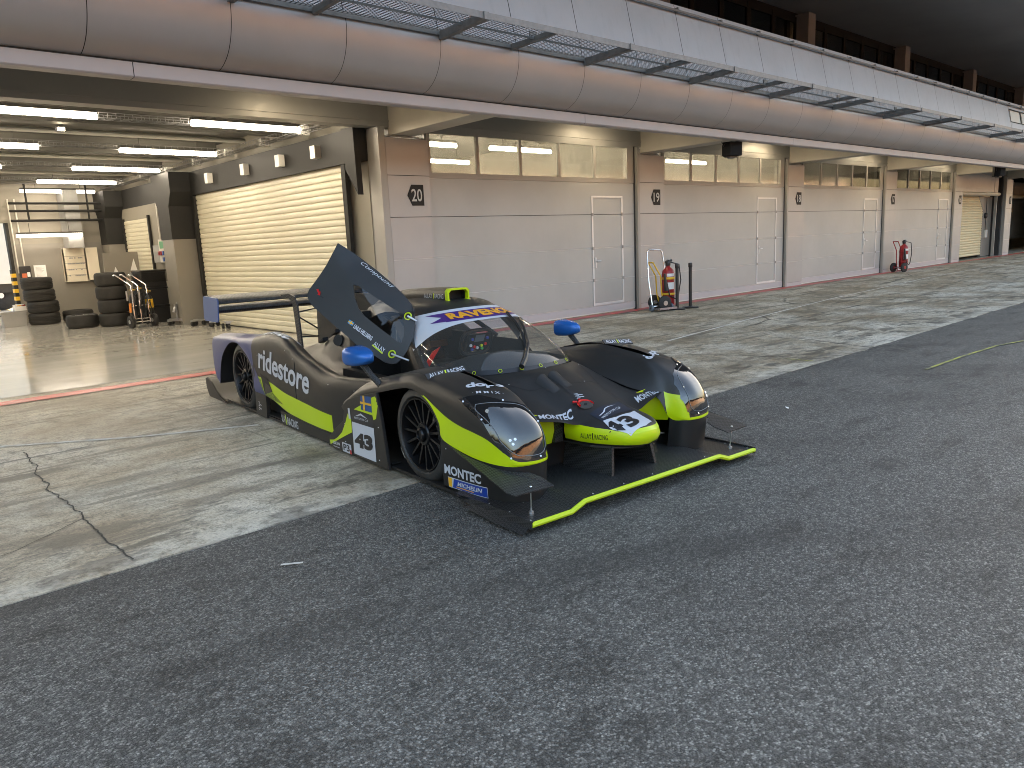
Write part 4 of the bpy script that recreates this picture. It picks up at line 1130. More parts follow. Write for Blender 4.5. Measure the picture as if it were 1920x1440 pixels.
def lettering(txt, m, O, U, V, bvh, parent, bold=0.0, shear=0.0, off=0.004, name='lettering', reach=0.5):
    vs, fs = text_tris(txt, bold, shear)
    O, U, V = Vector(O), Vector(U), Vector(V); n = U.cross(V).normalized()
    bm = bmesh.new(); bv = [bm.verts.new((a, b, 0)) for a, b in vs]
    for f in fs:
        try: bm.faces.new([bv[i] for i in f])
        except ValueError: pass
    for _ in range(2):
        es = [e for e in bm.edges if (U * (e.verts[0].co.x - e.verts[1].co.x) + V * (e.verts[0].co.y - e.verts[1].co.y)).length > 0.045]
        if not es: break
        bmesh.ops.subdivide_edges(bm, edges=es, cuts=1); bmesh.ops.triangulate(bm, faces=[x for x in bm.faces if len(x.verts) > 3])
    bm.verts.index_update()
    pts = [onto(bvh, O + U * v.co.x + V * v.co.y, n, off, reach) for v in bm.verts]
    fs = [tuple(v.index for v in x.verts) for x in bm.faces]; bm.free()
    return stuck(pts, fs).build(name, m, parent, smooth=False, recalc=False)

def mx(p, s): return (p[0] * -s, p[1], p[2])     # s = -1 keeps the near side, s = +1 mirrors it

# ---------------------------------------------------------------- front wings (horseshoe-shaped net, perimeter -> spine)
FEND = [
 [(-.95, 1.16, .36), (-.95, 1.16, .375), (-.945, 1.165, .39), (-.92, 1.17, .41), (-.85, 1.18, .43), (-.74, 1.18, .44)],
 [(-.95, .90, .475), (-.95, .90, .49), (-.94, .90, .515), (-.90, .90, .55), (-.83, .91, .57), (-.74, .92, .575)],
 [(-.95, .59, .545), (-.95, .59, .565), (-.94, .59, .595), (-.90, .60, .63), (-.83, .60, .655), (-.74, .62, .66)],
 [(-.95, .20, .625), (-.948, .20, .645), (-.938, .20, .675), (-.90, .20, .71), (-.83, .22, .732), (-.74, .25, .735)],
 [(-.95, .02, .60), (-.949, .00, .605), (-.94, .02, .655), (-.90, .02, .705), (-.84, .05, .735), (-.75, .08, .74)],
 [(-.95, -.085, .545), (-.945, -.12, .548), (-.94, -.11, .62), (-.905, -.10, .69), (-.845, -.08, .73), (-.76, -.07, .735)],
 [(-.95, -.165, .45), (-.938, -.25, .492), (-.94, -.25, .58), (-.91, -.22, .665), (-.85, -.20, .715), (-.765, -.18, .727)],
 [(-.95, -.178, .37), (-.935, -.38, .462), (-.937, -.38, .55), (-.91, -.34, .645), (-.855, -.29, .70), (-.77, -.26, .717)],
 [(-.945, -.256, .333), (-.93, -.50, .445), (-.93, -.50, .53), (-.905, -.45, .625), (-.855, -.37, .687), (-.77, -.32, .706)],
 [(-.935, -.48, .295), (-.92, -.62, .42), (-.915, -.60, .51), (-.89, -.53, .605), (-.85, -.43, .675), (-.77, -.36, .697)],
 [(-.91, -.65, .282), (-.888, -.72, .36), (-.885, -.68, .48), (-.86, -.60, .59), (-.83, -.47, .665), (-.77, -.385, .692)],
 [(-.865, -.765, .28), (-.85, -.79, .315), (-.84, -.75, .46), (-.82, -.655, .575), (-.80, -.50, .66), (-.765, -.40, .69)],
 [(-.785, -.81, .28), (-.775, -.815, .303), (-.765, -.78, .45), (-.76, -.68, .565), (-.76, -.52, .655), (-.755, -.41, .688)],
 [(-.69, -.815, .28), (-.685, -.817, .30), (-.685, -.787, .45), (-.70, -.685, .562), (-.725, -.52, .655), (-.745, -.41, .688)],
 [(-.615, -.775, .28), (-.612, -.778, .303), (-.62, -.75, .45), (-.645, -.66, .56), (-.675, -.51, .655), (-.735, -.40, .688)],
 [(-.575, -.68, .29), (-.572, -.67, .35), (-.585, -.64, .46), (-.61, -.585, .57), (-.65, -.465, .66), (-.73, -.38, .692)],
 [(-.53, -.60, .435), (-.54, -.59, .455), (-.56, -.57, .505), (-.585, -.52, .585), (-.635, -.41, .667), (-.725, -.33, .70)],
 [(-.46, -.40, .490), (-.49, -.40, .502), (-.525, -.40, .535), (-.57, -.38, .605), (-.625, -.30, .675), (-.72, -.22, .715)],
 [(-.44, -.15, .550), (-.475, -.15, .568), (-.515, -.15, .600), (-.565, -.13, .655), (-.62, -.10, .700), (-.72, -.05, .735)],
 [(-.43, .15, .585), (-.465, .15, .602), (-.51, .15, .630), (-.56, .15, .678), (-.62, .15, .712), (-.72, .15, .737)],
 [(-.47, .60, .585), (-.49, .60, .60), (-.52, .60, .615), (-.57, .60, .635), (-.64, .60, .65), (-.73, .62, .66)],
 [(-.50, .90, .54), (-.51, .90, .55), (-.535, .90, .56), (-.58, .90, .57), (-.65, .91, .575), (-.735, .92, .577)],
 [(-.55, 1.18, .46), (-.56, 1.18, .465), (-.58, 1.18, .46), (-.61, 1.18, .455), (-.66, 1.18, .45), (-.735, 1.18, .44)],
]
NR, NC = 5, 5
for _i, _r in enumerate(FEND):
    if 2 <= _i <= 20: FEND[_i] = [p if j < 4 else (p[0] + (.05 if j == 5 else .02), p[1], p[2] - .012) for j, p in enumerate(_r)]
fenders = {}
for s in (-1, 1):
    g = net([[mx(p, s) for p in r] for r in FEND], NR, NC)
    nr = len(g) - 1
    def fmat(i, j): return 1 if (j < NC and 4 * NR <= i < 15 * NR) or (j < 2 * NC and int(13.6 * NR) <= i < int(15.2 * NR)) else 0
    o = MB().grid(g, mat_fn=fmat).build('front_fender', [CB, LIME], CAR, angle=60)
    fenders[s] = o
    # lower front panel, dropping from the lime edge to the splitter
    lo = [g[i][0] for i in range(7 * NR, 15 * NR + 1)]
    rows = []
    for t in (0.0, 0.35, 1.0):
        rows.append([Vector((p.x * (1 - 0.012 * t) + (-s) * -0.0, p.y + 0.02 * t, p.z * (1 - t) + 0.055 * t)) for p in lo])
    MB().grid(rows).build('fender_lower_panel', BRONZE, CAR, angle=60)
    # wheel well lining
    w = MB()
    lip = [g[i][0] for i in range(0, 8 * NR)]
    rows = [[Vector((p.x, p.y, p.z)) for p in lip], [Vector((p.x * 0.72, p.y, p.z + 0.015)) for p in lip], [Vector((p.x * 0.55, p.y, p.z - 0.02)) for p in lip]]
    MB().grid(rows).box(*sorted((-s * -0.5, -s * -0.52)), -.45, .75, .05, .42).build('wheel_well', DARK, CAR, angle=60)

# side panel behind the front wheel (carries plate, flag)
for s in (-1, 1):
    X = 0.952 * s
    b = MB()
    poly = [(0.60, .545), (0.74, .515), (0.90, .48), (1.05, .435), (1.17, .365), (1.13, .34), (1.16, .26), (1.30, .18), (1.42, .10), (1.46, .015), (0.50, .012), (0.53, .20), (0.555, .36)]
    b.prism(poly, X - 0.012, X + 0.012, 'x')
    o = b.build('side_panel', CB, CAR, smooth=False, bevel=0.004)
    if s < 0: SIDEP = o

# ---------------------------------------------------------------- bonnet and nose
HOOD = [
 [(-.47, .45, .575), (-.44, .15, .625), (-.30, .02, .642), (-.15, -.04, .652), (0, -.05, .654)],
 [(-.465, .20, .572), (-.42, -.02, .60), (-.29, -.10, .615), (-.15, -.14, .637), (0, -.15, .640)],
 [(-.465, -.10, .540), (-.41, -.20, .55), (-.28, -.24, .56), (-.15, -.26, .598), (0, -.27, .603)],
 [(-.485, -.35, .478), (-.41, -.40, .49), (-.275, -.42, .485), (-.15, -.43, .54), (0, -.44, .55)],
 [(-.53, -.52, .464), (-.405, -.55, .45), (-.27, -.56, .43), (-.15, -.57, .487), (0, -.58, .503)],
 [(-.565, -.62, .462), (-.40, -.66, .435), (-.265, -.68, .398), (-.15, -.72, .44), (0, -.74, .452)],
]
def fullrow(r): return [Vector(p) for p in r] + [Vector((-p[0], p[1], p[2])) for p in r[-2::-1]]
hood_g = net([fullrow(r) for r in HOOD], 5, 5)
HOODO = MB().grid(hood_g).build('bonnet', CB, CAR, angle=75)
NOSE = [
 [(-.265, -.68, .398), (-.15, -.72, .44), (0, -.74, .452)],
 [(-.238, -.78, .392), (-.135, -.84, .415), (0, -.87, .424)],
 [(-.192, -.88, .385), (-.105, -.95, .397), (0, -.98, .403)],
 [(-.145, -.955, .365), (-.08, -1.01, .372), (0, -1.03, .375)],
]
nose_g = net([fullrow(r) for r in NOSE], 5, 5)
nn = len(nose_g) - 1
NOSEO = MB().grid(nose_g, mat_fn=lambda i, j: 1 if i >= nn - 3 else 0).build('nose_cone', [CB, LIME], CAR, angle=75)
# lime nose flank: follows the cone's outline down to its chin
edge = [nose_g[i][0] for i in range(nn + 1)] + [nose_g[nn][j] for j in range(1, len(nose_g[0]))] + [nose_g[i][-1] for i in range(nn - 1, -1, -1)]
back = [Vector((-.27, -.55, .40)), Vector((-.268, -.62, .40))]
edge = back + edge + [Vector((.268, -.62, .40)), Vector((.27, -.55, .40))]
rows = []
for t, dz, k in ((0, 0, 1.0), (0.25, 0.03, 1.02), (0.6, 0.07, 1.015), (1.0, None, 0.98), (1.0, None, 0.90)):
    r = []
    for i, p in enumerate(edge):
        zb = 0.292 if k > 0.95 else 0.272
        z = p.z - dz if dz is not None else zb
        if t == 0.6: z = (p.z * 0.4 + 0.292 * 0.6)
        r.append(Vector((p.x * k, -0.55 + (p.y + 0.55) * k, z)))
    rows.append(r)
NOSEF = MB().grid(rows, mat_fn=lambda i, j: 0 if i < 3 else 1).build('nose_flank', [LIME, CB], CAR, angle=60)
MB().prism([(-0.26, -0.5), (-0.235, -0.74), (-0.17, -0.86), (-0.1, -0.93), (0, -0.96), (0.1, -0.93), (0.17, -0.86), (0.235, -0.74), (0.26, -0.5)], 0.262, 0.275, 'z').build('nose_underside', CB, CAR, smooth=False)
# lime ducts either side of the nose and the dark tunnel behind the splitter
for s in (-1, 1):
    P = [(-.60, -.66), (-.575, -.56), (-.50, -.51), (-.40, -.50), (-.335, -.515)]
    top = [(.36, .455, .445, .425, .41)[i] + 0.03 for i in range(5)]
    bot = [.265, .255, .25, .255, .262]
    rows = [[Vector((mx((q[0], q[1], 0), s)[0], q[1], z)) for q, z in zip(P, top)], [Vector((mx((q[0], q[1], 0), s)[0], q[1] - 0.01, (z + w) / 2)) for q, z, w in zip(P, top, bot)], [Vector((mx((q[0], q[1], 0), s)[0], q[1] + 0.02, w)) for q, w in zip(P, bot)]]
    MB().grid([catmull(r, 4) for r in rows]).build('brake_duct', LIME, CAR, angle=70)
    a, c = sorted((mx((-.335, 0, 0), s)[0], mx((-.268, 0, 0), s)[0]))
    MB().box(a, c, -.53, -.50, .27, .43).build('duct_mesh', CF, CAR, smooth=False)
MB().box(-.56, .56, -.40, -.36, .06, .45).box(-.58, .58, -.48, -.36, .262, .268).build('radiator_inlet', DARK, CAR, smooth=False)

# ---------------------------------------------------------------- splitter
def splitter():
    b = MB()
    def zf(x): ax = abs(x); return 0.062 if ax > .70 else (0.098 if ax < .60 else 0.062 + (0.70 - ax) / 0.10 * 0.036)
    xs = [-.985, -.90, -.80, -.72, -.70, -.675, -.65, -.625, -.60, -.58, -.4, -.2, 0, .2, .4, .58, .60, .625, .65, .675, .70, .72, .80, .90, .985]
    ys = [-1.065, -.95, -.8, -.6, -.35]
    top = [[Vector((x, y, zf(x) if y < -.7 else (zf(x) * .5 + .031 + (0.015 if False else 0)))) for y in ys] for x in xs]
    bot = [[Vector((p.x, p.y, p.z - 0.018)) for p in r] for r in top]
    b.grid(top).grid(bot)
    sk = [[r[0] for r in top], [r[0] for r in bot]]; b.grid(sk)
    return b, top
sb, stop = splitter()
SPL = sb.build('splitter', CF, CAR, angle=50)
MB().tube([(r[0].x, -1.068, r[0].z - 0.009) for r in stop], 0.0155, 8).build('splitter_edge', LIME, SPL)
for s in (-1, 1):
    X = .985 * s
    MB().prism([(-1.075, .03), (-1.075, .075), (-.60, .075), (-.45, .05), (-.45, .03)], X - .006, X + .006, 'x').build('splitter_fence', CF, CAR, smooth=False)
    b = MB().grid([[Vector((X, -1.05, .035)), Vector((X, -.8, .04)), Vector((X, -.55, .045))], [Vector((X + .055 * s, -1.06, .012)), Vector((X + .06 * s, -.8, .015)), Vector((X + .04 * s, -.5, .02))]])
    b.build('splitter_skirt', CF, CAR)
    # dive plane with its stay
    pl = [(-.945, -.24, .335), (-.945, -.45, .295), (-.92, -.66, .268), (-.87, -.775, .255), (-.79, -.83, .245), (-.765, -.90, .23), (-.77, -1.01, .208), (-1.02, -.985, .203), (-1.035, -.93, .212), (-1.005, -.68, .258), (-.972, -.42, .302)]
    pl = [Vector(mx(p, s)) for p in pl]
    b = MB().add(pl + [p - Vector((0, 0, .006)) for p in pl], [tuple(range(11)), tuple(range(21, 10, -1))] + [(i, (i + 1) % 11, 11 + (i + 1) % 11, 11 + i) for i in range(11)])
    dp = b.build('dive_plane', CF, CAR, smooth=False)
    st = MB().tube([mx((-.89, -.955, .218), s), mx((-.885, -.945, .06), s)], 0.0035, 6)
    st.lathe([(0, 0), (.014, 0), (.014, .012), (.006, .016), (.006, .03), (0, .03)], 12, mx((-.885, -.945, .062), s)).lathe([(0, 0), (.009, 0), (.006, .005), (0, .006)], 10, mx((-.89, -.955, .216), s))
    st.build('stay', ALU, dp)
    # struts under the nose
    b = MB().grid([[Vector(mx((-.17, y, .29), s)) for y in (-.86, -.8, -.6, -.45)], [Vector(mx((-.185 - .02, y, .08), s)) for y in (-.89, -.8, -.6, -.45)]])
    b.grid([[Vector(mx((-.15, y, .29), s)) for y in (-.86, -.8, -.6, -.45)], [Vector(mx((-.165 - .02, y, .08), s)) for y in (-.89, -.8, -.6, -.45)]])
    b.grid([[Vector(mx((-.17, -.86, .29), s)), Vector(mx((-.15, -.86, .29), s))], [Vector(mx((-.205, -.89, .08), s)), Vector(mx((-.185, -.89, .08), s))]])
    b.build('nose_strut', CF, CAR, angle=30)
# flat floor
MB().box(-.93, .93, -.36, 4.1, .014, .034).build('floor_tray', BRONZE, CAR, smooth=False)

# ---------------------------------------------------------------- sidepods and rear wings
POD = [  # y : lower lip, lime lower, lime upper, mid, below ridge, ridge, inner slope, deck
 [(-.86, .95, .09), (-.87, .95, .12), (-.87, .95, .25), (-.865, .95, .38), (-.85, .95, .50), (-.82, .95, .56), (-.74, .95, .57), (-.60, .95, .55)],
 [(-.90, 1.30, .085), (-.92, 1.30, .112), (-.925, 1.30, .25), (-.925, 1.30, .38), (-.91, 1.30, .50), (-.88, 1.30, .552), (-.80, 1.30, .55), (-.64, 1.30, .50)],
 [(-.91, 1.56, .09), (-.945, 1.56, .117), (-.95, 1.56, .265), (-.95, 1.56, .40), (-.93, 1.56, .51), (-.885, 1.56, .565), (-.80, 1.56, .55), (-.64, 1.56, .47)],
 [(-.91, 1.83, .095), (-.948, 1.83, .124), (-.953, 1.83, .285), (-.952, 1.83, .43), (-.935, 1.83, .57), (-.885, 1.83, .63), (-.80, 1.83, .60), (-.64, 1.84, .47)],
 [(-.91, 2.07, .11), (-.948, 2.07, .134), (-.953, 2.07, .302), (-.952, 2.07, .47), (-.935, 2.07, .63), (-.885, 2.07, .69), (-.79, 2.08, .65), (-.62, 2.1, .48)],
 [(-.90, 2.32, .13), (-.948, 2.32, .155), (-.953, 2.32, .322), (-.952, 2.32, .52), (-.935, 2.32, .715), (-.885, 2.32, .785), (-.78, 2.33, .74), (-.60, 2.36, .50)],
 [(-.88, 2.60, .18), (-.948, 2.60, .215), (-.953, 2.60, .37), (-.952, 2.60, .55), (-.938, 2.60, .735), (-.885, 2.60, .812), (-.78, 2.61, .78), (-.60, 2.62, .52)],
 [(-.87, 2.82, .20), (-.948, 2.82, .236), (-.953, 2.82, .395), (-.952, 2.82, .55), (-.938, 2.82, .72), (-.885, 2.82, .79), (-.77, 2.82, .775), (-.58, 2.82, .53)],
 [(-.87, 3.06, .20), (-.948, 3.06, .24), (-.952, 3.06, .40), (-.95, 3.06, .55), (-.938, 3.06, .69), (-.88, 3.06, .755), (-.74, 3.06, .755), (-.52, 3.06, .56)],
]
REAR = [
 [(-.95, 3.05, .24), (-.952, 3.055, .42), (-.948, 3.06, .58), (-.938, 3.06, .69), (-.88, 3.06, .755), (-.74, 3.06, .755), (-.52, 3.06, .56)],
 [(-.95, 3.075, .45), (-.952, 3.11, .54), (-.948, 3.13, .63), (-.932, 3.15, .705), (-.88, 3.17, .745), (-.74, 3.17, .745), (-.52, 3.17, .54)],
 [(-.95, 3.17, .555), (-.952, 3.20, .61), (-.948, 3.22, .665), (-.932, 3.24, .71), (-.88, 3.26, .735), (-.74, 3.27, .735), (-.52, 3.3, .52)],
 [(-.95, 3.32, .632), (-.952, 3.33, .65), (-.948, 3.34, .68), (-.932, 3.36, .708), (-.88, 3.38, .728), (-.74, 3.4, .728), (-.52, 3.42, .50)],
 [(-.95, 3.47, .672), (-.952, 3.48, .68), (-.948, 3.49, .695), (-.932, 3.5, .708), (-.88, 3.52, .722), (-.74, 3.52, .72), (-.52, 3.55, .48)],
 [(-.95, 3.69, .645), (-.952, 3.72, .66), (-.948, 3.74, .68), (-.932, 3.76, .70), (-.88, 3.78, .712), (-.74, 3.78, .71), (-.52, 3.78, .46)],
 [(-.95, 3.92, .518), (-.952, 3.97, .57), (-.948, 4.0, .63), (-.932, 4.02, .68), (-.88, 4.03, .70), (-.74, 4.03, .695), (-.52, 4.03, .44)],
 [(-.95, 4.04, .367), (-.952, 4.11, .45), (-.948, 4.16, .57), (-.932, 4.18, .66), (-.88, 4.18, .69), (-.74, 4.18, .685), (-.52, 4.18, .42)],
 [(-.95, 4.115, .19), (-.952, 4.22, .28), (-.948, 4.26, .48), (-.932, 4.27, .64), (-.88, 4.27, .68), (-.74, 4.27, .675), (-.52, 4.27, .42)],
]
pods = {}; rears = {}
for s in (-1, 1):
    g = net([[mx(p, s) for p in r] for r in POD], 5, 5)
    pods[s] = MB().grid(g, mat_fn=lambda i, j: 1 if (5 <= j < 10 and i >= 7) else 0).build('sidepod', [CB, LIME], CAR, angle=60)
    g = net([[mx(p, s) for p in r] for r in REAR], 5, 5)
    rears[s] = MB().grid(g).build('rear_fender', BLUEW, CAR, angle=60)
    rows = [[p for p in (r[0] for r in g)], [Vector((p.x * .66, p.y, p.z)) for p in (r[0] for r in g)]]
    MB().grid(rows).build('rear_wheel_well', DARK, CAR, angle=60)
    MB().grid([[Vector((p.x, p.y, p.z)) for p in g[-1]], [Vector((p.x * .98, p.y - .02, .30)) for p in g[-1]]]).build('tail_panel', BLUEW, CAR, angle=60)
    X = .93 * s
    # sill below the sidepod
    MB().prism([(.52, .014), (2.45, .014), (2.49, .14), (2.3, .13), (1.4, .10), (.6, .09)], X - .01, X + .01, 'x').box(*sorted((X, X * .93)), 0.5, 2.98, .045, .052).build('sill', BRONZE, CAR, smooth=False)
    MB().prism([(2.83, .012), (3.10, .012), (3.06, .42), (2.80, .24)], X - .015, X + .02, 'x').build('wheel_deflector', CB, CAR, smooth=False)
    MB().box(*sorted((.80 * s, .84 * s)), 1.0, 3.0, .05, .3).build('undercut', DARK, CAR, smooth=False)
    # floor wing behind the rear wheel
    cur = [(3.80, .02), (3.95, .025), (4.12, .055), (4.28, .13), (4.42, .19), (4.52, .205)]
    rows = [catmull([Vector((x * s, y, z + dz)) for y, z in cur], 4) for x, dz in ((.60, 0), (.94, 0), (.965, .01), (.975, .022))]
    fw_ = MB().grid(rows).build('floor_wing', CB, CAR, angle=50)
    MB().prism([(3.86, .010), (4.46, .012), (4.53, .10), (4.54, .205), (4.46, .222), (4.34, .19), (4.22, .12), (4.08, .055)], .972 * s - .005, .972 * s + .008, 'x').build('wing_fence', CB, fw_, smooth=False, bevel=.003)
# flag-blue wedge ahead of the rear wheel
def wheel(x, y, z, r, w, s):
    t = MB(); o = s
    ri = r * .765
    prof = [(ri, .02), (r * .80, .0), (r * .90, .004), (r * .96, .018), (r * .99, .045), (r, .075), (r, w - .075), (r * .99, w - .045), (r * .95, w - .01), (ri, w - .01)]
    # outer face at h = 0, growing towards the car's centre
    T = t.lathe([(a, x - o * h) for a, h in prof], 56, (0, y, z), 'x').build('wheel', M['tyre_car'], CAR)
    b = MB().lathe([(a, x - o * h) for a, h in [(ri, .018), (ri * .985, .006), (ri * .955, .006), (ri * .93, .03), (ri * .90, .10), (ri * .88, w - .03)]], 48, (0, y, z), 'x')
    n = 15
    for k in range(n):
        a = 2 * math.pi * k / n
        ca, sa = math.cos(a), math.sin(a)
        def q(rad, h, da): return (x - o * h, y + rad * math.cos(a + da), z + rad * math.sin(a + da))
        w0, w1 = .15, .030
        vs = [q(.055, .035, -w0), q(.055, .035, w0), q(ri * .94, .022, w1), q(ri * .94, .022, -w1), q(.055, .075, -w0), q(.055, .075, w0), q(ri * .94, .05, w1), q(ri * .94, .05, -w1)]
        b.add(vs, [(0, 1, 2, 3), (4, 5, 6, 7), (0, 1, 5, 4), (1, 2, 6, 5), (2, 3, 7, 6), (3, 0, 4, 7)])
    b.lathe([(a, x - o * h) for a, h in [(.075, .08), (.075, .030), (.068, .022), (.05, .022), (.045, .04), (0, .04)]], 32, (0, y, z), 'x')
    rim = b.build('rim', M['rim'], T, angle=30)
    MB().lathe([(a, x - o * h) for a, h in [(.043, .045), (.043, .006), (.036, -.004), (.030, -.004), (.027, .006), (0, .006)]], 24, (0, y, z), 'x').build('wheel_nut', M['rim'], T, angle=30)
    MB().lathe([(a, x - o * h) for a, h in [(.15, .13), (.15, .15), (.07, .15), (.07, .10), (0, .10)]], 32, (0, y, z), 'x').build('brake_disc', M['steel'], T)
    # sidewall marks
    bb = MB()
    for a0, a1, ra in ((.35, .55, .88), (.62, .70, .88), (3.6, 3.9, .87)):
        vs = []
        for i in range(7):
            a = a0 + (a1 - a0) * i / 6
            for rr_ in (ra, ra + .035): vs.append((x - o * -.0015, y - o * 0 + r * rr_ * math.cos(math.pi - a) , z + r * rr_ * math.sin(a)))
        bb.add(vs, [(2 * i, 2 * i + 1, 2 * i + 3, 2 * i + 2) for i in range(6)])
    bb.build('sidewall_mark', M['tyremark'], T, smooth=False)
    return T
M['tyre_car'] = mat('slick_tyre', (0.030, 0.029, 0.027), 0.62, 0, 0.3, 10, bump=0.25, bscale=70)
M['rim'] = mat('black_alloy', (0.010, 0.010, 0.011), 0.33, 0.4)
M['tyremark'] = worn('tyre_marking', (0.30, 0.29, 0.24), (0.03, 0.03, 0.03), 0.7, 0.45, 0.55, 40)
for s in (-1, 1):
    wheel(.925 * s, .12, .322, .318, .30, s)
    wheel(.925 * s, 3.44, .335, .335, .31, s)

# engine cover between the rear wings, shark fin
DECK = [
 [(-.62, 1.85, .45), (-.45, 1.85, .50), (-.36, 1.9, .88), (-.26, 1.92, 1.02), (-.12, 1.93, 1.05), (0, 1.93, 1.055)],
 [(-.62, 2.2, .47), (-.47, 2.2, .50), (-.37, 2.2, .78), (-.26, 2.2, .92), (-.12, 2.2, .96), (0, 2.2, .965)],
 [(-.60, 2.6, .48), (-.45, 2.6, .49), (-.35, 2.6, .66), (-.24, 2.6, .78), (-.11, 2.6, .81), (0, 2.6, .82)],
 [(-.58, 3.0, .48), (-.42, 3.0, .48), (-.30, 3.0, .56), (-.21, 3.0, .65), (-.1, 3.0, .68), (0, 3.0, .69)],
 [(-.54, 3.5, .46), (-.38, 3.5, .45), (-.24, 3.5, .50), (-.16, 3.5, .55), (-.08, 3.5, .56), (0, 3.5, .565)],
 [(-.53, 4.2, .42), (-.36, 4.2, .40), (-.2, 4.2, .41), (-.13, 4.2, .42), (-.06, 4.2, .42), (0, 4.2, .42)],
]
DECKO = MB().grid(net([fullrow(r) for r in DECK], 5, 4)).build('engine_cover', CB, CAR, angle=60)
MB().prism([(1.95, 1.04), (2.4, 1.10), (3.62, 1.10), (3.68, .52), (3.0, .66), (2.4, .85)], -.008, .008, 'x').build('shark_fin', CB, CAR, smooth=False)
b = MB()
for y in (2.55, 2.85): b.prism([(y, .0), (y + .10, .0), (y + .10, .012), (y, .03)], -.30, -.24, 'x')
b.v = [(p[0] - .02, p[1], p[2] + (.78 - (p[1] - 2.5) * .33)) for p in b.v]
b.build('louvre', DARK, DECKO, smooth=False)
MB().tube([(-.33, 2.35, .70), (-.42, 2.30, .72)], .05, 16).build('air_duct', DARK, DECKO)

# rear wing
b = MB()
def aerofoil(y0, z0, ch, th, ang):
    pts = []
    for i in range(15):
        t = i / 14; pts.append((t, th * (1.48 * math.sqrt(t) - 0.63 * t - 1.758 * t * t + 1.42 * t ** 3 - .507 * t ** 4) * 2))
    low = [(t, -h * .75 - .05 * math.sin(math.pi * t)) for t, h in reversed(pts[1:-1])]
    ca, sa = math.cos(ang), math.sin(ang)
    return [(y0 + ch * (t * ca - h * sa * 0.3), z0 + ch * (t * sa + h * ca)) for t, h in pts + low]
b.prism(aerofoil(3.94, .965, .34, .12, R(3)), -.93, .93, 'x')
WING = b.build('rear_wing', CF, CAR, angle=40)
MB().prism(aerofoil(4.16, 1.02, .24, .10, R(20)), -.93, .93, 'x').build('wing_flap', CF, WING, angle=40)
for s in (-1, 1):
    MB().prism([(3.93, 1.06), (3.95, 1.085), (4.05, 1.092), (4.38, 1.10), (4.42, 1.08), (4.46, .86), (4.43, .838), (4.02, .838), (3.98, .86)], .932 * s - .006, .932 * s + .006, 'x').build('end_plate', mat('blue_end_plate', (0.045, 0.10, 0.27), 0.4), WING, smooth=False, bevel=0.003)
    MB().prism([(3.44, .45), (3.56, .45), (3.60, .98), (3.66, 1.06), (3.78, 1.085), (4.02, 1.07), (4.02, 1.03), (3.80, 1.035), (3.74, 1.01), (3.715, .95), (3.66, .45), (3.70, .42)], .23 * s - .008, .23 * s + .008, 'x').build('swan_neck_mount', CF, CAR, smooth=False)
    b = MB()
    for z0, z1 in ((.90, .92), (.85, .70), (.64, .62)): b.tube([(.23 * s, 3.6, z0), (0, 3.66, z1)], .008, 6)
    b.build('wing_strut', M['black'], CAR)

# ---------------------------------------------------------------- cockpit
SCR = [
 [(-.53, .75, .60), (-.505, .38, .615), (-.38, .10, .638), (-.20, .00, .645), (0, -.03, .647)],
 [(-.52, .84, .69), (-.487, .47, .705), (-.37, .19, .725), (-.195, .09, .732), (0, .06, .733)],
 [(-.495, .93, .80), (-.457, .60, .815), (-.345, .35, .832), (-.185, .26, .842), (0, .235, .844)],
 [(-.455, 1.02, .90), (-.417, .78, .917), (-.315, .58, .942), (-.17, .50, .952), (0, .475, .954)],
 [(-.40, 1.08, .975), (-.36, .95, 1.002), (-.28, .83, 1.027), (-.155, .76, 1.042), (0, .735, 1.047)],
]
scr = Surf(net([fullrow(r) for r in SCR], 6, 6))
WS = MB().grid(scr.g).build('windscreen', M['screen'], CAR, angle=80, recalc=False)
def scr_patch(name, m, f0, f1, u0, u1, off, parent, nu=48, nv=8):
    rows = []
    for j in range(nv + 1):
        r = []
        for i in range(nu + 1):
            u = u0 + (u1 - u0) * i / nu; v = f0(u) + (f1(u) - f0(u)) * j / nv
            n = scr.nrm(u, v); n = n if n.z > 0 else -n
            r.append(scr.at(u, v) + n * off)
        rows.append(r)
    return MB().grid(rows).build(name, m, parent, angle=80)
def vcut(u):
    a = abs(u - .5) * 2
    return .785 - .03 * a - .42 * a ** 4
scr_patch('sun_strip', STW, vcut, lambda u: 1.0, .0, 1.0, .002, WS)
def b_lo(u): return .812 - .015 * abs(u - .5) * 2
def b_hi(u): return .955
scr_patch('purple_banner', PUR, b_lo, b_hi, .235, .765, .004, WS)
for sg in (-1, 1):
    ua, ub = .5 + sg * .265, .5 + sg * .345
    vm = .884
    rows_t = [[scr.at(ua + (ub - ua) * t, b_hi(.5) - (b_hi(.5) - b_hi(.5)) * t) for t in (0, .33, .66, 1)], [scr.at(ua + (ub - ua) * t, vm + (b_hi(.5) - vm) * t) for t in (0, .33, .66, 1)]]
    rows_b = [[scr.at(ua + (ub - ua) * t, b_lo(.5)) for t in (0, .33, .66, 1)], [scr.at(ua + (ub - ua) * t, vm - (vm - b_lo(.5)) * t) for t in (0, .33, .66, 1)]]
    nn_ = scr.nrm(ua, .88); nn_ = nn_ if nn_.z > 0 else -nn_
    mbb = MB()
    for rr_ in (rows_t, rows_b): mbb.grid([[p + nn_ * .0042 for p in q] for q in rr_])
    mbb.build('banner_tail', PUR, WS)
scr_patch('screen_frit', STK, lambda u: 0.0, lambda u: .07 + .05 * abs(u - .5), 0, 1, .002, WS)
scr_patch('screen_edge', STK, lambda u: .0, lambda u: 1.0, 0.0, .018, .003, WS, 3, 24)
scr_patch('screen_edge', STK, lambda u: .0, lambda u: 1.0, .982, 1.0, .003, WS, 3, 24)
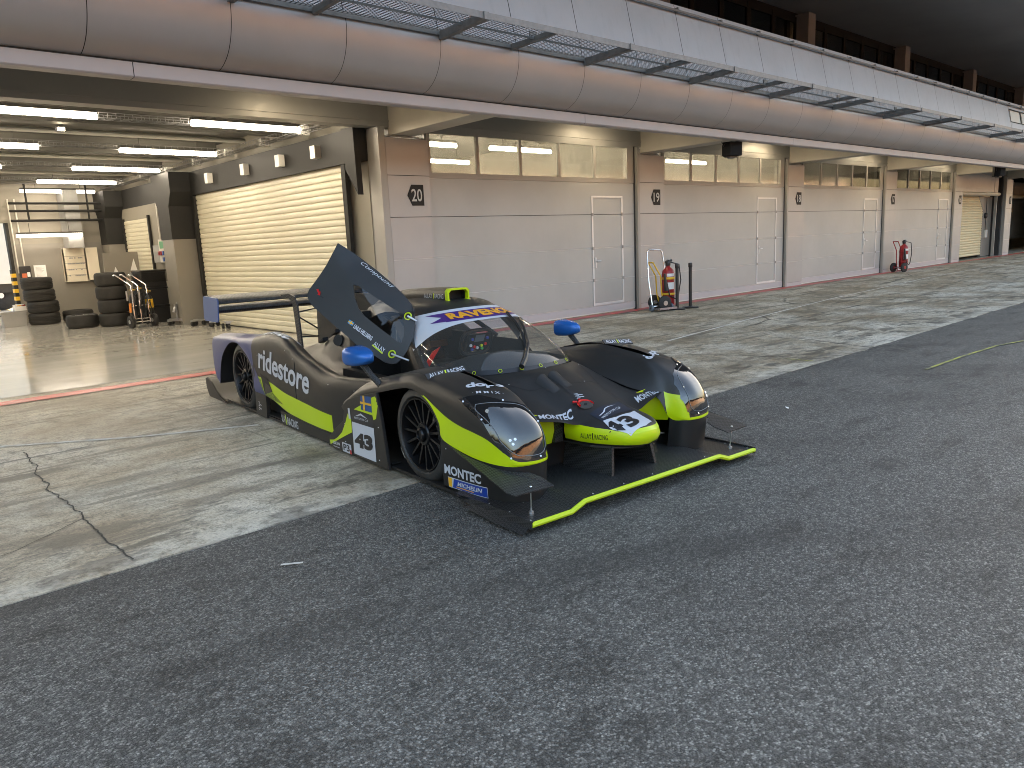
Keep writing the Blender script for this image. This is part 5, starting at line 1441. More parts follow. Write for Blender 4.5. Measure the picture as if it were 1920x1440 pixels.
ROOF = [
 SCR[4],
 [(-.385, 1.20, 1.01), (-.342, 1.10, 1.05), (-.27, 1.02, 1.077), (-.15, .97, 1.090), (0, .95, 1.093)],
 [(-.385, 1.50, 1.00), (-.342, 1.45, 1.06), (-.27, 1.42, 1.087), (-.15, 1.40, 1.098), (0, 1.40, 1.10)],
 [(-.36, 1.90, .90), (-.32, 1.91, .98), (-.26, 1.92, 1.03), (-.14, 1.93, 1.05), (0, 1.93, 1.055)],
]
ROOFO = MB().grid(net([fullrow(r) for r in ROOF], 6, 6)).build('roof', CB, CAR, angle=70)
# roof air intake
def ring(y, x, z0, z1, k=.02): return [(-x + k, y, z0), (x - k, y, z0), (x, y, z0 + k), (x, y, z1 - k), (x - k, y, z1), (-x + k, y, z1), (-x, y, z1 - k), (-x, y, z0 + k)]
secs = [ring(.97, .098, 1.07, 1.178), ring(1.2, .10, 1.07, 1.182), ring(1.6, .105, 1.06, 1.165), ring(2.0, .09, 1.0, 1.11), ring(2.3, .05, .93, 1.0, .01)]
vs = [p for r in secs for p in r]; fs = [(i * 8 + j, i * 8 + (j + 1) % 8, (i + 1) * 8 + (j + 1) % 8, (i + 1) * 8 + j) for i in range(4) for j in range(8)]
INT = MB().add(vs, fs).build('roof_intake', CB, CAR, angle=50)
o_, i_ = ring(.945, .102, 1.066, 1.183), ring(.945, .088, 1.08, 1.169)
o2, i2 = ring(.985, .102, 1.066, 1.183), ring(.985, .088, 1.08, 1.169)
vs = o_ + i_ + o2 + i2
fs = [(j, (j + 1) % 8, 8 + (j + 1) % 8, 8 + j) for j in range(8)] + [(j, (j + 1) % 8, 16 + (j + 1) % 8, 16 + j) for j in range(8)] + [(8 + j, 8 + (j + 1) % 8, 24 + (j + 1) % 8, 24 + j) for j in range(8)]
MB().add(vs, fs).build('intake_rim', LIME, INT, smooth=False)
MB().add(ring(1.05, .097, 1.072, 1.178), [(0, 1, 2, 3, 4, 5, 6, 7)]).build('intake_mouth', DARK, INT, smooth=False)
# window pillar by the open door and hinge wells
MB().prism([(.62, .55), (.80, .55), (1.12, .95), (1.05, .99), (.92, .90)], -.50, -.46, 'x').build('door_post', CB, CAR, smooth=False)
MB().box(-.44, -.36, 1.02, 1.25, .93, .99).build('hinge_well', DARK, CAR, smooth=False)
# far door, shut
far = [[Vector((.60, y, .56)) for y in (.72, 1.1, 1.5, 1.9)], [Vector((.555, y, .72)) for y in (.84, 1.1, 1.5, 1.9)], [Vector((.49, y, .86)) for y in (.95, 1.15, 1.5, 1.9)], [Vector((.385, y, 1.0)) for y in (1.1, 1.25, 1.5, 1.9)]]
fd = MB().grid(net([[tuple(p) for p in r] for r in far[:2]], 3, 4)).build('far_door', CB, CAR)
MB().grid(net([[tuple(p) for p in r] for r in far[1:]], 4, 4)).build('side_window', M['screen'], fd)
# tub, seat, dash, wheel
b = MB().box(-.50, .50, .10, 1.95, .08, .12).box(-.56, -.50, .2, 1.95, .08, .52).box(.50, .56, .1, 1.95, .08, .56).box(-.5, .5, 1.80, 1.9, .1, 1.0)
b.build('tub', DARK, CAR, smooth=False)
b = MB().grid(net([[(-.46, .25, .60), (-.2, .12, .62), (0, .1, .625), (.2, .12, .62), (.46, .25, .60)], [(-.46, .50, .66), (-.2, .48, .70), (0, .47, .705), (.2, .48, .70), (.46, .50, .66)], [(-.46, .62, .62), (-.2, .62, .66), (0, .62, .66), (.2, .62, .66), (.46, .62, .62)], [(-.46, .62, .40), (-.2, .62, .40), (0, .62, .4), (.2, .62, .4), (.46, .62, .4)]], 4, 4))
b.build('dashboard', DARK, CAR)
b = MB()
SX = .05
b.box(SX - .22, SX + .22, 1.35, 1.55, .15, .55).box(SX - .18, SX + .18, 1.55, 1.65, .5, .88).box(SX - .25, SX - .18, 1.2, 1.6, .3, .8).box(SX + .18, SX + .25, 1.2, 1.6, .3, .8)
b.build('seat', M['black'], CAR, bevel=.03)
MB().box(SX - .11, SX + .11, 1.30, 1.50, .74, .90).build('headrest', M['black'], CAR, bevel=.03)
MB().tube([(-.47, 1.1, .75), (-.36, 1.3, .9), (-.33, 1.6, .96), (.33, 1.6, .96), (.36, 1.3, .9), (.47, 1.1, .75)], .02, 8).build('roll_bar', M['black'], CAR)
MB().prism([(-.44, .66), (-.37, .74), (-.30, .77), (-.36, .70), (-.42, .62)], .78, .79, 'y').build('belt', RED, CAR, smooth=False)
MB().box(-.4, -.1, 1.62, 1.64, .66, .74).box(.05, .45, 1.50, 1.52, .66, .72).build('inner_panel', mat('tan_panel', (0.20, 0.12, 0.05), 0.6), CAR, smooth=False)
swc = Vector((SX - .01, .80, .765))
swl = []
for i in range(28):
    a = 2 * math.pi * i / 28; ca, sa = math.cos(a), math.sin(a)
    swl.append(swc + Vector((.14 * math.copysign(abs(ca) ** .55, ca), .06 * math.copysign(abs(sa) ** .6, sa) * -0.6, .095 * math.copysign(abs(sa) ** .6, sa))))
SW = MB().tube(swl, .016, 8, closed=True).build('steering_wheel', M['black'], CAR)
def on_wheel(dx, dz, d): return swc + Vector((dx, -.6 * dz - d, dz))
b = MB().add([on_wheel(-.10, -.07, 0), on_wheel(.10, -.07, 0), on_wheel(.10, .07, 0), on_wheel(-.10, .07, 0), on_wheel(-.10, -.07, .03), on_wheel(.10, -.07, .03), on_wheel(.10, .07, .03), on_wheel(-.10, .07, .03)], [(0, 1, 2, 3), (4, 5, 6, 7), (0, 1, 5, 4), (1, 2, 6, 5), (2, 3, 7, 6), (3, 0, 4, 7)])
b.build('wheel_boss', M['black'], SW, smooth=False)
MB().add([on_wheel(-.045, .005, .033), on_wheel(.045, .005, .033), on_wheel(.045, .06, .033), on_wheel(-.045, .06, .033)], [(0, 1, 2, 3)]).build('display', mat('dim_display', (0.16, 0.19, 0.22), 0.2), SW, smooth=False)
for dx, dz, c in ((-.07, .03, SBL), (-.07, -.02, STW), (.07, .03, SBL), (.07, -.02, RED), (-.03, -.035, RED), (.0, -.045, STW), (.035, -.03, LIME), (-.045, -.055, SBL), (.05, -.055, mat('green_knob', (0.05, 0.4, 0.1), .4))):
    MB().tube([on_wheel(dx, dz, .028), on_wheel(dx, dz, .042)], .012, 10).build('knob', c, SW)
# wiper
wp = [scr.at(u, v) + Vector((0, -.02, .025)) for u, v in ((.395, .03), (.43, .16), (.50, .36), (.58, .58), (.63, .70))]
MB().tube(wp, [.021, .017, .013, .010, .008], 8).build('wiper_arm', M['black'], CAR)
wb = [scr.at(.44 + .19 * t, .2 + .62 * t) + Vector((0, -.012, .014)) for t in (0, .25, .5, .75, 1)]
MB().tube(wb, .011, 6).build('wiper_blade', M['black'], CAR)
b = MB()
for i in range(11):
    u = .02 + .96 * i / 10; p = scr.at(u, .045); n = scr.nrm(u, .045); n = n if n.y < 0 or n.z > 0 else -n
    t1 = n.orthogonal().normalized(); t2 = n.cross(t1)
    b.tube([p + n * .006 + (t1 * math.cos(a) + t2 * math.sin(a)) * .0125 for a in [2 * math.pi * k / 14 for k in range(14)]], .0022, 5, closed=True)
b.build('fastener_ring', LIME, WS)

# ---------------------------------------------------------------- mirrors
for s in (-1, 1):
    c = Vector((.955 * s, .80, .775)) if s < 0 else Vector((.985, .77, .775))
    kk = 1.0 if s < 0 else .80
    secs = []
    for dy, kx, kz in ((-.135, .012, .010), (-.125, .032, .026), (-.08, .062, .048), (-.01, .085, .064), (.08, .096, .071), (.105, .092, .066)):
        secs.append([c + Vector((kk * kx * math.copysign(abs(math.cos(a)) ** .6, math.cos(a)), dy, kz * math.copysign(abs(math.sin(a)) ** .6, math.sin(a)))) for a in [2 * math.pi * k / 20 for k in range(20)]])
    b = MB().add([p for r in secs for p in r], [(i * 20 + j, i * 20 + (j + 1) % 20, (i + 1) * 20 + (j + 1) % 20, (i + 1) * 20 + j) for i in range(5) for j in range(20)] + [tuple(range(20)), tuple(range(100, 120))])
    MI = b.build('wing_mirror', MIRB, CAR, angle=50)
    MB().tube([c + Vector((0, -.02, -.05)), c + Vector((-.01 * s, -.11, -.115)), c + Vector((-.03 * s, -.21, -.185))], [.024, .021, .024], 10).build('mirror_stalk', CF, MI)

# ---------------------------------------------------------------- headlamps
HLP = [(-.920, -.353, .620), (-.926, -.428, .587), (-.924, -.522, .547), (-.919, -.595, .504), (-.912, -.655, .435), (-.890, -.722, .362), (-.866, -.768, .333), (-.795, -.812, .314), (-.664, -.812, .308), (-.626, -.787, .339), (-.609, -.742, .425), (-.622, -.690, .519), (-.650, -.645, .575), (-.700, -.618, .602), (-.759, -.596, .617), (-.850, -.47, .650)]
bvf = {s: build_bvh(fenders[s]) for s in (-1, 1)}
def plane_fit(P, s):
    n = Vector((.25 * s, -.82, .50)).normalized()
    c = sum((Vector(p) for p in P), Vector()) / len(P)
    u = Vector((0, 0, 1)).cross(n).normalized(); v = n.cross(u)
    return c, u, v
LEDM = mat('lamp_lens', (0.75, 0.80, 0.85), 0.15, 0.2)
for s in (-1, 1):
    P3 = [Vector(mx(p, s)) for p in HLP]
    c, u, v = plane_fit(P3, s)
    poly = [((p - c).dot(u), (p - c).dot(v)) for p in P3]
    HL = sticker('headlight', LG, c, u, v, bvf[s], fenders[s], poly, off=.005, reach=.35)
    # inner lip line, lamps, screws
    ins = [Vector(mx(p, s)) for p in [(-.905, -.50, .605), (-.80, -.60, .612), (-.68, -.65, .575), (-.642, -.73, .48), (-.645, -.785, .365), (-.70, -.813, .332), (-.80, -.803, .338), (-.85, -.775, .352), (-.885, -.70, .41), (-.892, -.66, .46), (-.902, -.60, .52), (-.915, -.52, .575)]]
    ins = [q.copy() for q in catmull(ins + [ins[0]], 5)]
    n = u.cross(v)
    line = [onto(bvf[s], q, n, .0075, .35) for q in ins]
    line = [q for q in line if q is not None]
    MB().tube(line, .0022, 5, closed=False).build('lamp_outline', mat('lamp_lip', (0.16, 0.17, 0.18), 0.25), HL)
    for q in [(-.86, -.757, .433), (-.838, -.770, .436), (-.852, -.768, .410)]:
        p = onto(bvf[s], Vector(mx(q, s)), n, .008, .35)
        MB().tube([p, p + n * .003], .0085, 14).build('lamp', LEDM, HL)
    p = onto(bvf[s], Vector(mx((-.886, -.585, .575), s)), n, .0078, .35)
    MB().tube([p, p + n * .0015], .012, 16).build('sensor_disc', mat('sensor_tan', (0.30, 0.29, 0.25), 0.4), HL)
    b = MB()
    for q in ((-.921, -.40, .612), (-.77, -.585, .622), (-.917, -.57, .53), (-.866, -.758, .325), (-.70, -.815, .318), (-.645, -.735, .495)):
        p = onto(bvf[s], Vector(mx(q, s)), n, .006, .35)
        if p: b.tube([p, p + n * .004], .006, 10)
    b.build('screw', ALU, HL)
    # louvre opening over the wheel and its raised lip
    O = Vector(mx((-.76, .28, .75), s))
    sticker('louvre_opening', DARK, O, Vector((-s, 0, 0)) if s < 0 else Vector((1, 0, 0)), Vector((0, 1, 0)), bvf[s], fenders[s], [((-.135 if s < 0 else -.10), -.27), ((.10 if s < 0 else .135), -.29), ((.09 if s < 0 else .12), .22), ((-.11 if s < 0 else -.09), .24)], off=.002)
    if s < 0: A_, B_ = Vector((-.915, -.015, .700)), Vector((-.640, -.045, .722))
    else: A_, B_ = Vector((.665, .01, .735)), Vector((.925, -.03, .712))
    up = Vector((0, .034, .030)); th = Vector((0, .004, -.006))
    vs = [A_, B_, B_ + up, A_ + up, A_ + th, B_ + th, B_ + up + th, A_ + up + th]
    lip = MB().add(vs, [(0, 1, 2, 3), (4, 5, 6, 7), (0, 1, 5, 4), (1, 2, 6, 5), (2, 3, 7, 6), (3, 0, 4, 7)]).build('louvre_lip', CB, fenders[s], smooth=False)
    nrm_ = (B_ - A_).cross(up).normalized(); nrm_ = nrm_ if nrm_.y < 0 else -nrm_
    W = B_ - A_
    flat_text('ALLAY', A_ + W * .07 + up * .14 + nrm_ * .003, W * .37, up * .74, 'lettering', STW, fenders[s], .01)
    flat_text('RACING', A_ + W * .54 + up * .14 + nrm_ * .003, W * .42, up * .74, 'lettering', STW, fenders[s], .01)
    MB().add([A_ + W * .46 + up * .1 + nrm_ * .003, A_ + W * .49 + up * .1 + nrm_ * .003, A_ + W * .515 + up * .9 + nrm_ * .003, A_ + W * .48 + up * .9 + nrm_ * .003], [(0, 1, 2, 3)]).build('slash_mark', LIME, fenders[s], smooth=False)

# ---------------------------------------------------------------- lettering on the body
bn = build_bvh(NOSEO, NOSEF); bh = build_bvh(HOODO); bsp = build_bvh(SIDEP); bpod = build_bvh(pods[-1]); brear = build_bvh(rears[-1])
lettering('dope', STW, (-.868, -.365, .70), (.205, -.105, 0), (.045, .08, 0), bvf[-1], fenders[-1], .045)
lettering('\u00b7 M M I X \u00b7', STW, (-.872, -.43, .66), (.15, -.105, 0), (.012, .024, 0), bvf[-1], fenders[-1], .01)
lettering('dope', STW, (.665, -.475, .70), (.205, .115, 0), (-.045, .085, 0), bvf[1], fenders[1], .045)
lettering('MONTEC', STW, (-.492, -.578, .5), (.245, -.035, 0), (.045, .072, 0), bh, HOODO, .035)
lettering('MONTEC', STW, (.335, -.618, .5), (.215, .004, 0), (.035, .075, 0), bh, HOODO, .035)
# bonnet details: number board, club band, cut-off switch, vents, joints
sticker('club_band', mat('dark_blue_sticker', (0.016, 0.021, 0.035), 0.4), (-.17, -.80, .45), (.29, 0, 0), (0, .155, 0), build_bvh(NOSEO, HOODO), NOSEO, [(0, 0), (.25, .12), (.7, .12), (1, .2), (1.0, .98), (.75, .9), (.25, .86), (0, .8)])
bnh = build_bvh(NOSEO, NOSEF, HOODO)
sticker('number_board', STW, (-.205, -1.0, .42), (.325, 0, 0), (0, .225, 0), bnh, NOSEO, [(.07, .2), (.3, .06), (.6, .02), (.86, .16), (.98, .96), (.8, .86), (.4, .84), (.12, .95), (0.05, .6)], off=.003)
lettering('3', STK, (-.105, -.968, .42), (.108, .012, 0), (-.005, .135, 0), bnh, NOSEO, .05, off=.005)
lettering('4', STK, (-.222, -.945, .42), (.10, -.005, 0), (0, .125, 0), bnh, NOSEO, .05, off=.005)
lettering('PROTOTYPE CUP', STW, (-.145, -.775, .45), (.20, .045, 0), (-.004, .020, 0), build_bvh(NOSEO, HOODO), NOSEO, .01)
sticker('car_outline_mark', STW, (-.145, -.745, .45), (.20, .045, 0), (-.004, .035, 0), build_bvh(NOSEO, HOODO), NOSEO, [(0, .35), (.25, .45), (.45, .95), (.62, .95), (1, .5), (.62, .75), (.46, .75), (.3, .25), (.05, .2)], off=.0035)
lettering('ALLAY', STK, (-.267, -.69, .318), (.026, -.075, 0.001), (0, 0, .032), bn, NOSEF, .0)
lettering('RACING', STK, (-.235, -.785, .320), (.033, -.078, 0.001), (0, 0, .032), bn, NOSEF, .0)
sticker('divider_bar', STK, (-.24, -.770, .313), (.002, -.006, 0), (0, 0, .045), bn, NOSEF)
sticker('nose_slot', DARK, (.0, -1.08, .283), (.2, .075, 0), (0, 0, .05), bn, NOSEF, [(.05, .12), (.55, .10), (1.0, .32), (.95, .72), (.5, .46), (.1, .38)], off=.003)
# cut-off switch: round plate, red collar
cs = onto(bh, Vector((-.150, -.625, .6)), Vector((-.2, -.25, .95)).normalized(), .003)
nz_ = Vector((-.25, -.28, .93)).normalized(); a1 = nz_.orthogonal().normalized(); a2 = nz_.cross(a1)
MB().tube([cs - nz_ * .002, cs + nz_ * .004], .046, 24).build('switch_plate', mat('grey_switch_plate', (0.06, 0.055, 0.05), 0.4), HOODO)
MB().tube([cs + nz_ * .004, cs + nz_ * .0075], .014, 4).build('switch_key', DARK, HOODO)
sx_ = Vector((1, 0, .1)).normalized(); sy_ = nz_.cross(sx_).normalized()
MB().tube([cs + nz_ * .008 + sx_ * (.047 * math.cos(R(a))) + sy_ * (.047 * math.sin(R(a))) for a in range(-25, 190, 12)], .0075, 8).build('red_collar', RED, HOODO)
MB().tube([cs + nz_ * .008 + sx_ * -.03 + sy_ * .048, cs + nz_ * .008 + sx_ * -.055 + sy_ * .062], .008, 8).tube([cs + nz_ * .008 + sx_ * .0 + sy_ * .052, cs + nz_ * .008 + sx_ * .005 + sy_ * .068], .009, 8).build('collar_tab', RED, HOODO)
def groove(name, pts, w, m=DARK, bv=None, par=None, off=.0018):
    bv = bv or bh; par = par or HOODO; b = MB()
    P = [Vector(p) for p in pts]; L = []; Rr = []
    Q = catmull(P, 6)
    for i, p in enumerate(Q):
        t = (Q[min(i + 1, len(Q) - 1)] - Q[max(i - 1, 0)]); t.z = 0; t.normalize(); q = Vector((-t.y, t.x, 0))
        for lst, sg in ((L, 1), (Rr, -1)): lst.append(onto(bv, Vector((p.x, p.y, 1.0)) + q * w / 2 * sg, Vector((0, 0, 1)), off, .6))
    ok = [i for i in range(len(L)) if L[i] is not None and Rr[i] is not None]
    vs = [L[i] for i in ok] + [Rr[i] for i in ok]; n = len(ok)
    return b.add(vs, [(i, i + 1, n + i + 1, n + i) for i in range(n - 1)]).build(name, m, par)
groove('switch_channel', [(-.085, -.30, 0), (-.105, -.42, 0), (-.128, -.52, 0), (-.140, -.585, 0)], .030)
groove('panel_joint', [(-.36, -.13, 0), (-.29, -.235, 0), (-.20, -.285, 0), (-.06, -.335, 0), (.10, -.36, 0), (.26, -.33, 0)], .0035)
groove('panel_joint', [(.26, -.33, 0), (.30, -.20, 0), (.36, -.02, 0), (.43, .14, 0)], .0035)
groove('panel_joint', [(-.44, .10, 0), (-.40, -.05, 0), (-.36, -.13, 0)], .0035)
for (vx, vy) in ((-.165, -.235), (-.06, -.235)):
    base = onto(bh, Vector((vx, vy, .9)), Vector((0, 0, 1)), 0, .6)
    vs = []; 
    for i in range(7):
        t = i / 6
        for j in range(7):
            w = (j / 6 - .5)
            x = vx + w * .10 * (1 - .35 * t); y = vy - .16 * t + .02
            h = .036 * (1 - t) * max(0, 1 - (2 * w) ** 2) ** .6
            p = onto(bh, Vector((x, y, .9)), Vector((0, 0, 1)), .001, .6); vs.append(p + Vector((0, 0, h)))
    MB().add(vs, [(i * 7 + j, i * 7 + j + 1, (i + 1) * 7 + j + 1, (i + 1) * 7 + j) for i in range(6) for j in range(6)]).build('bonnet_scoop', CB, HOODO)
    b = MB(); m7 = [vs[j] for j in range(7)]; bt = [onto(bh, Vector((p.x, p.y, .9)), Vector((0, 0, 1)), .0005, .6) for p in m7]
    b.grid([[p + Vector((0, .001, 0)) for p in m7], [p + Vector((0, .001, 0)) for p in bt]]).build('scoop_mouth', DARK, HOODO)
def maze_logo(O, U, V, bv, par, m=STW):
    """small square emblem of slanted bars"""
    for k in range(5):
        a = k * .2
        sticker('emblem', m, O, U, V, bv, par, [(.0, a), (.45, a + .02), (.45, a + .12), (0, a + .10)] if k % 2 == 0 else [(.1, a), (.95, a - .02), (.95, a + .10), (.1, a + .11)], off=.003)
maze_logo((-.125, -.515, .55), (.055, -.02, 0), (.02, .055, 0), bh, HOODO)

# front corner and side panel
blow = build_bvh(*[o for o in CAR.children if o.name.startswith('fender_lower_panel')][:1])
LOWP = [o for o in CAR.children if o.name.startswith('fender_lower_panel')][0]
lettering('MONTEC', STW, (-.95, -.185, .138), (.035, -.355, .002), (0, -.005, .062), blow, LOWP, .035)
sticker('tyre_sticker', STW, (-.95, -.215, .056), (.04, -.372, .008), (0, 0, .066), blow, LOWP, off=.002)
sticker('tyre_sticker_field', SBL, (-.95, -.218, .060), (.04, -.366, .008), (0, 0, .058), blow, LOWP, [(.11, 0), (1, 0), (1, 1), (.16, 1)], off=.0035)
sticker('tyre_sticker_band', FYE, (-.95, -.218, .060), (.04, -.366, .008), (0, 0, .058), blow, LOWP, [(0, 0), (.085, 0), (.10, 1), (0, 1)], off=.0035)
lettering('MICHELIN', STW, (-.95, -.312, .082), (.03, -.235, .005), (0, 0, .027), blow, LOWP, .03, .25, off=.0055)
sticker('tyre_sticker_line', FYE, (-.95, -.30, .071), (.02, -.17, .003), (0, 0, .0055), blow, LOWP, off=.0055)

XS = -.966
def sp(name, m, pts, off): return sticker(name, m, (XS, 0, 0), (0, -1, 0), (0, 0, 1), bsp, SIDEP, [(-y, z) for y, z in pts], off=off, reach=.1)
sp('lime_flash', LIME, [(.674, .499), (.562, .534), (.588, .446), (.624, .356), (.665, .341), (.673, .374), (.837, .377), (.958, .376), (.848, .421)], .0015)
sp('lime_flash', LIME, [(1.425, .065), (1.344, .08), (1.275, .111), (1.191, .165), (1.115, .255), (1.067, .329), (1.016, .294), (1.02, .193), (1.137, .147), (1.419, .030)], .0015)
sp('flag_field', FBL, [(.839, .392), (.674, .393), (.672, .507), (.838, .492)], .003)
sp('flag_cross', FYE, [(.797, .498), (.769, .502), (.773, .391), (.800, .390)], .0045)
sp('flag_cross', FYE, [(.841, .452), (.672, .457), (.672, .440), (.841, .437)], .005)
sp('white_tag', STW, [(1.055, .372), (1.024, .375), (1.018, .294), (1.049, .290)], .003)
sp('class_band', mat('number_band', (0.020, 0.021, 0.026), .4), [(1.005, .280), (.666, .284), (.670, .366), (.998, .364)], .002)
sp('number_board', STW, [(1.008, .035), (.668, .036), (.666, .282), (1.005, .278)], .0025)
lettering('43', STK, (XS, .985, .090), (0, -.282, .016), (0, -.008, .115), bsp, SIDEP, .06, off=.0045, reach=.1)
lettering('PROTOTYPE CUP', STW, (XS, .955, .308), (0, -.215, .006), (0, 0, .016), bsp, SIDEP, .01, off=.0045, reach=.1)
sp('car_outline_mark', STW, [(.938, .331), (.90, .343), (.85, .362), (.82, .356), (.745, .335), (.82, .343), (.855, .348), (.90, .334)], .0045)
sp('class_box', STW, [(1.200, .017), (1.050, .018), (1.053, .090), (1.205, .088)], .003)
sp('class_box_corner', RED, [(1.078, .018), (1.050, .018), (1.051, .05), (1.075, .048)], .0045)
lettering('P3', STK, (XS, 1.185, .027), (0, -.105, .004), (0, -.002, .052), bsp, SIDEP, .03, off=.0045, reach=.1)
lettering('LEON', STW, (XS, 1.36, .046), (0, -.115, .003), (0, 0, .024), bsp, SIDEP, .03, off=.004, reach=.1)
sp('small_print', STW, [(1.36, .026), (1.25, .028), (1.25, .033), (1.36, .031)], .0035)
# sidepod and rear wing lettering
lettering('ridestore', STW, (-.96, 2.885, .483), (0, -1.105, -.112), (0, -.045, .205), bpod, pods[-1], .022)
lettering('MONTEC', STW, (-.90, 3.00, .80), (.0, -.66, .0), (.115, -.12, 0), bpod, pods[-1], .035, reach=.4)
sticker('blue_wedge', BLUEW, (-.96, 0, 0), (0, -1, 0), (0, 0, 1), bpod, pods[-1], [(-3.06, .70), (-3.055, .24), (-2.785, .232), (-2.784, .25), (-3.03, .50)], off=.002)
sticker('side_vent', DARK, (-.96, 0, 0), (0, -1, 0), (0, 0, 1), bpod, pods[-1], [(-2.863, .437), (-2.68, .397), (-2.59, .296), (-2.784, .248)], off=.0025)
sticker('vent_blade', CB, (-.96, 0, 0), (0, -1, 0), (0, 0, 1), bpod, pods[-1], [(-2.74, .36), (-2.62, .33), (-2.59, .296), (-2.784, .248)], off=.004)
sticker('speckled_fade', mat('speckled_lime', (0.16, 0.22, 0.02), 0.4, 0, 0.8, 60), (-.96, 0, 0), (0, -1, 0), (0, 0, 1), bpod, pods[-1], [(-2.93, .384), (-2.87, .38), (-2.80, .26), (-2.60, .29), (-2.36, .21), (-2.60, .218), (-2.79, .236)], off=.002)
SILL = [o for o in CAR.children if o.name.startswith('sill')][0]; bsl = build_bvh(SILL)
lettering('ALLAY', STW, (-.945, 2.475, .045), (0, -.10, -.004), (0, 0, .062), bsl, SILL, .01, reach=.1)
sticker('slash_mark', LIME, (-.945, 0, 0), (0, -1, 0), (0, 0, 1), bsl, SILL, [(-2.365, .028), (-2.345, .028), (-2.365, .118), (-2.385, .118)], off=.004, reach=.1)
lettering('RACING', STW, (-.945, 2.335, .033), (0, -.235, -.005), (0, 0, .068), bsl, SILL, .01, reach=.1)
DEF = [o for o in CAR.children if o.name.startswith('wheel_deflector')][0]; bdf = build_bvh(DEF)
maze_logo((-.96, 3.02, .07), (0, -.075, -.01), (0, -.015, .09), bdf, DEF)
sticker('tag', STK, (-.96, 0, 0), (0, -1, 0), (0, 0, 1), build_bvh(pods[-1], rears[-1]), pods[-1], [(-3.045, .49), (-3.01, .50), (-3.01, .39), (-3.045, .38)], off=.004)
# roof intake, sun strip
bi = build_bvh(INT)
lettering('ALLAY', STW, (-.105, 1.29, 1.105), (0, -.12, 0), (0, 0, .036), bi, INT, .0, reach=.1)
lettering('RACING', STW, (-.105, 1.135, 1.105), (0, -.125, 0), (0, 0, .036), bi, INT, .0, reach=.1)
sticker('slash_mark', LIME, (-.105, 1.155, 1.10), (0, -.01, 0), (0, 0, .046), bi, INT, off=.003, reach=.1)
vs, fs = text_tris('RAVENOL', .05)
b = MB(); pts = []
for a, c in vs:
    u_ = .27 + .465 * a; v_ = .832 + .104 * c
    n = scr.nrm(u_, v_); n = n if n.z > 0 else -n
    pts.append(scr.at(u_, v_) + n * .0065)
b.add(pts, fs).build('lettering', ORG, WS, smooth=False, recalc=False)

# ---------------------------------------------------------------- raised door
DA = Vector((-.66, .896, .676)); DU = Vector((-.0362, .5883, .8078)); DV = Vector((-.6685, .5866, -.4572)); DN = Vector((-.743, -.557, .372)).normalized()
OUT = [(1.107, -.003), (1.022, -.053), (.927, -.102), (.777, -.172), (.619, -.236), (.499, -.275), (.386, -.303), (.278, -.304), (.187, -.277), (.099, -.224), (.034, -.155), (-.004, -.085), (-.015, -.035), (0, .004), (.038, .046), (.096, .079), (.186, .132), (.271, .188), (.368, .227), (.46, .268), (.588, .322), (.688, .362), (.732, .383), (.785, .397), (.835, .397), (.862, .383), (.887, .354), (.914, .294), (.949, .223), (.99, .149), (1.032, .089), (1.071, .037)]
WIN = [(.727, .021), (.693, -.012), (.528, -.101), (.352, -.202), (.291, -.214), (.228, -.207), (.153, -.177), (.106, -.133), (.133, -.109), (.301, -.026), (.449, .042), (.529, .061), (.627, .052)]
def dcurve(a, c):
    # edge towards the roof rolls inwards, tip curls up
    d = 0.0
    ce = -.05 - .62 * (a - .30) if False else 0
    r = max(0.0, (-(c) - .02 - max(0, .9 - a) * .24 + .10)) if a > .3 else max(0.0, -c - .15)
    d -= 1.6 * r * r
    d += .05 * max(0, a - .8) ** 1.5 * 4 * .3
    return d
def dpt(a, c, off=0.0): return DA + DU * a + DV * c + DN * (dcurve(a, c) + off)
bm = bmesh.new()
def loop(pts):
    v = [bm.verts.new((p[0], p[1], 0)) for p in pts]
    return [bm.edges.new((v[i], v[(i + 1) % len(v)])) for i in range(len(v))]
e = loop(OUT) + loop(WIN)
bmesh.ops.triangle_fill(bm, edges=e, use_beauty=True)
for _ in range(4):
    es = [x for x in bm.edges if x.calc_length() > .05]
    if not es: break
    bmesh.ops.subdivide_edges(bm, edges=es, cuts=1); bmesh.ops.triangulate(bm, faces=[x for x in bm.faces if len(x.verts) > 3])
bm.verts.index_update()
dflat = [(v.co.x, v.co.y) for v in bm.verts]; dv = [dpt(*q) for q in dflat]; df = [tuple(v.index for v in f.verts) for f in bm.faces]; bm.free()
DOOR = MB().add(dv, df).build('raised_door', CB, CAR, angle=80, solid=0.0)
# make sure the skin faces outwards, then give it thickness
me = DOOR.data
if sum((p.normal.dot(DN) * p.area for p in me.polygons)) < 0: me.flip_normals()
MB().add([dpt(v[0], v[1], -.008) for v in dflat], [tuple(reversed(f)) for f in df]).build('door_inner_skin', CB, DOOR, angle=80)
b = MB()
for lp in (OUT, WIN):
    n_ = len(lp)
    b.add([dpt(*p) for p in lp] + [dpt(*p, -.008) for p in lp], [(i, (i + 1) % n_, n_ + (i + 1) % n_, n_ + i) for i in range(n_)])
b.build('door_edge', CB, DOOR, smooth=False)
def dpoly(name, m, pts, off, parent=DOOR):
    bm = bmesh.new(); f = bm.faces.new([bm.verts.new((p[0], p[1], 0)) for p in pts]); bmesh.ops.triangulate(bm, faces=[f])
    for _ in range(3):
        es = [x for x in bm.edges if x.calc_length() > .05]
        if not es: break
        bmesh.ops.subdivide_edges(bm, edges=es, cuts=1); bmesh.ops.triangulate(bm, faces=[x for x in bm.faces if len(x.verts) > 3])
    bm.verts.index_update()
    vv = [dpt(v.co.x, v.co.y, off) for v in bm.verts]; ff = [tuple(v.index for v in f.verts) for f in bm.faces]; bm.free()
    return MB().add(vv, ff).build(name, m, parent, recalc=False)
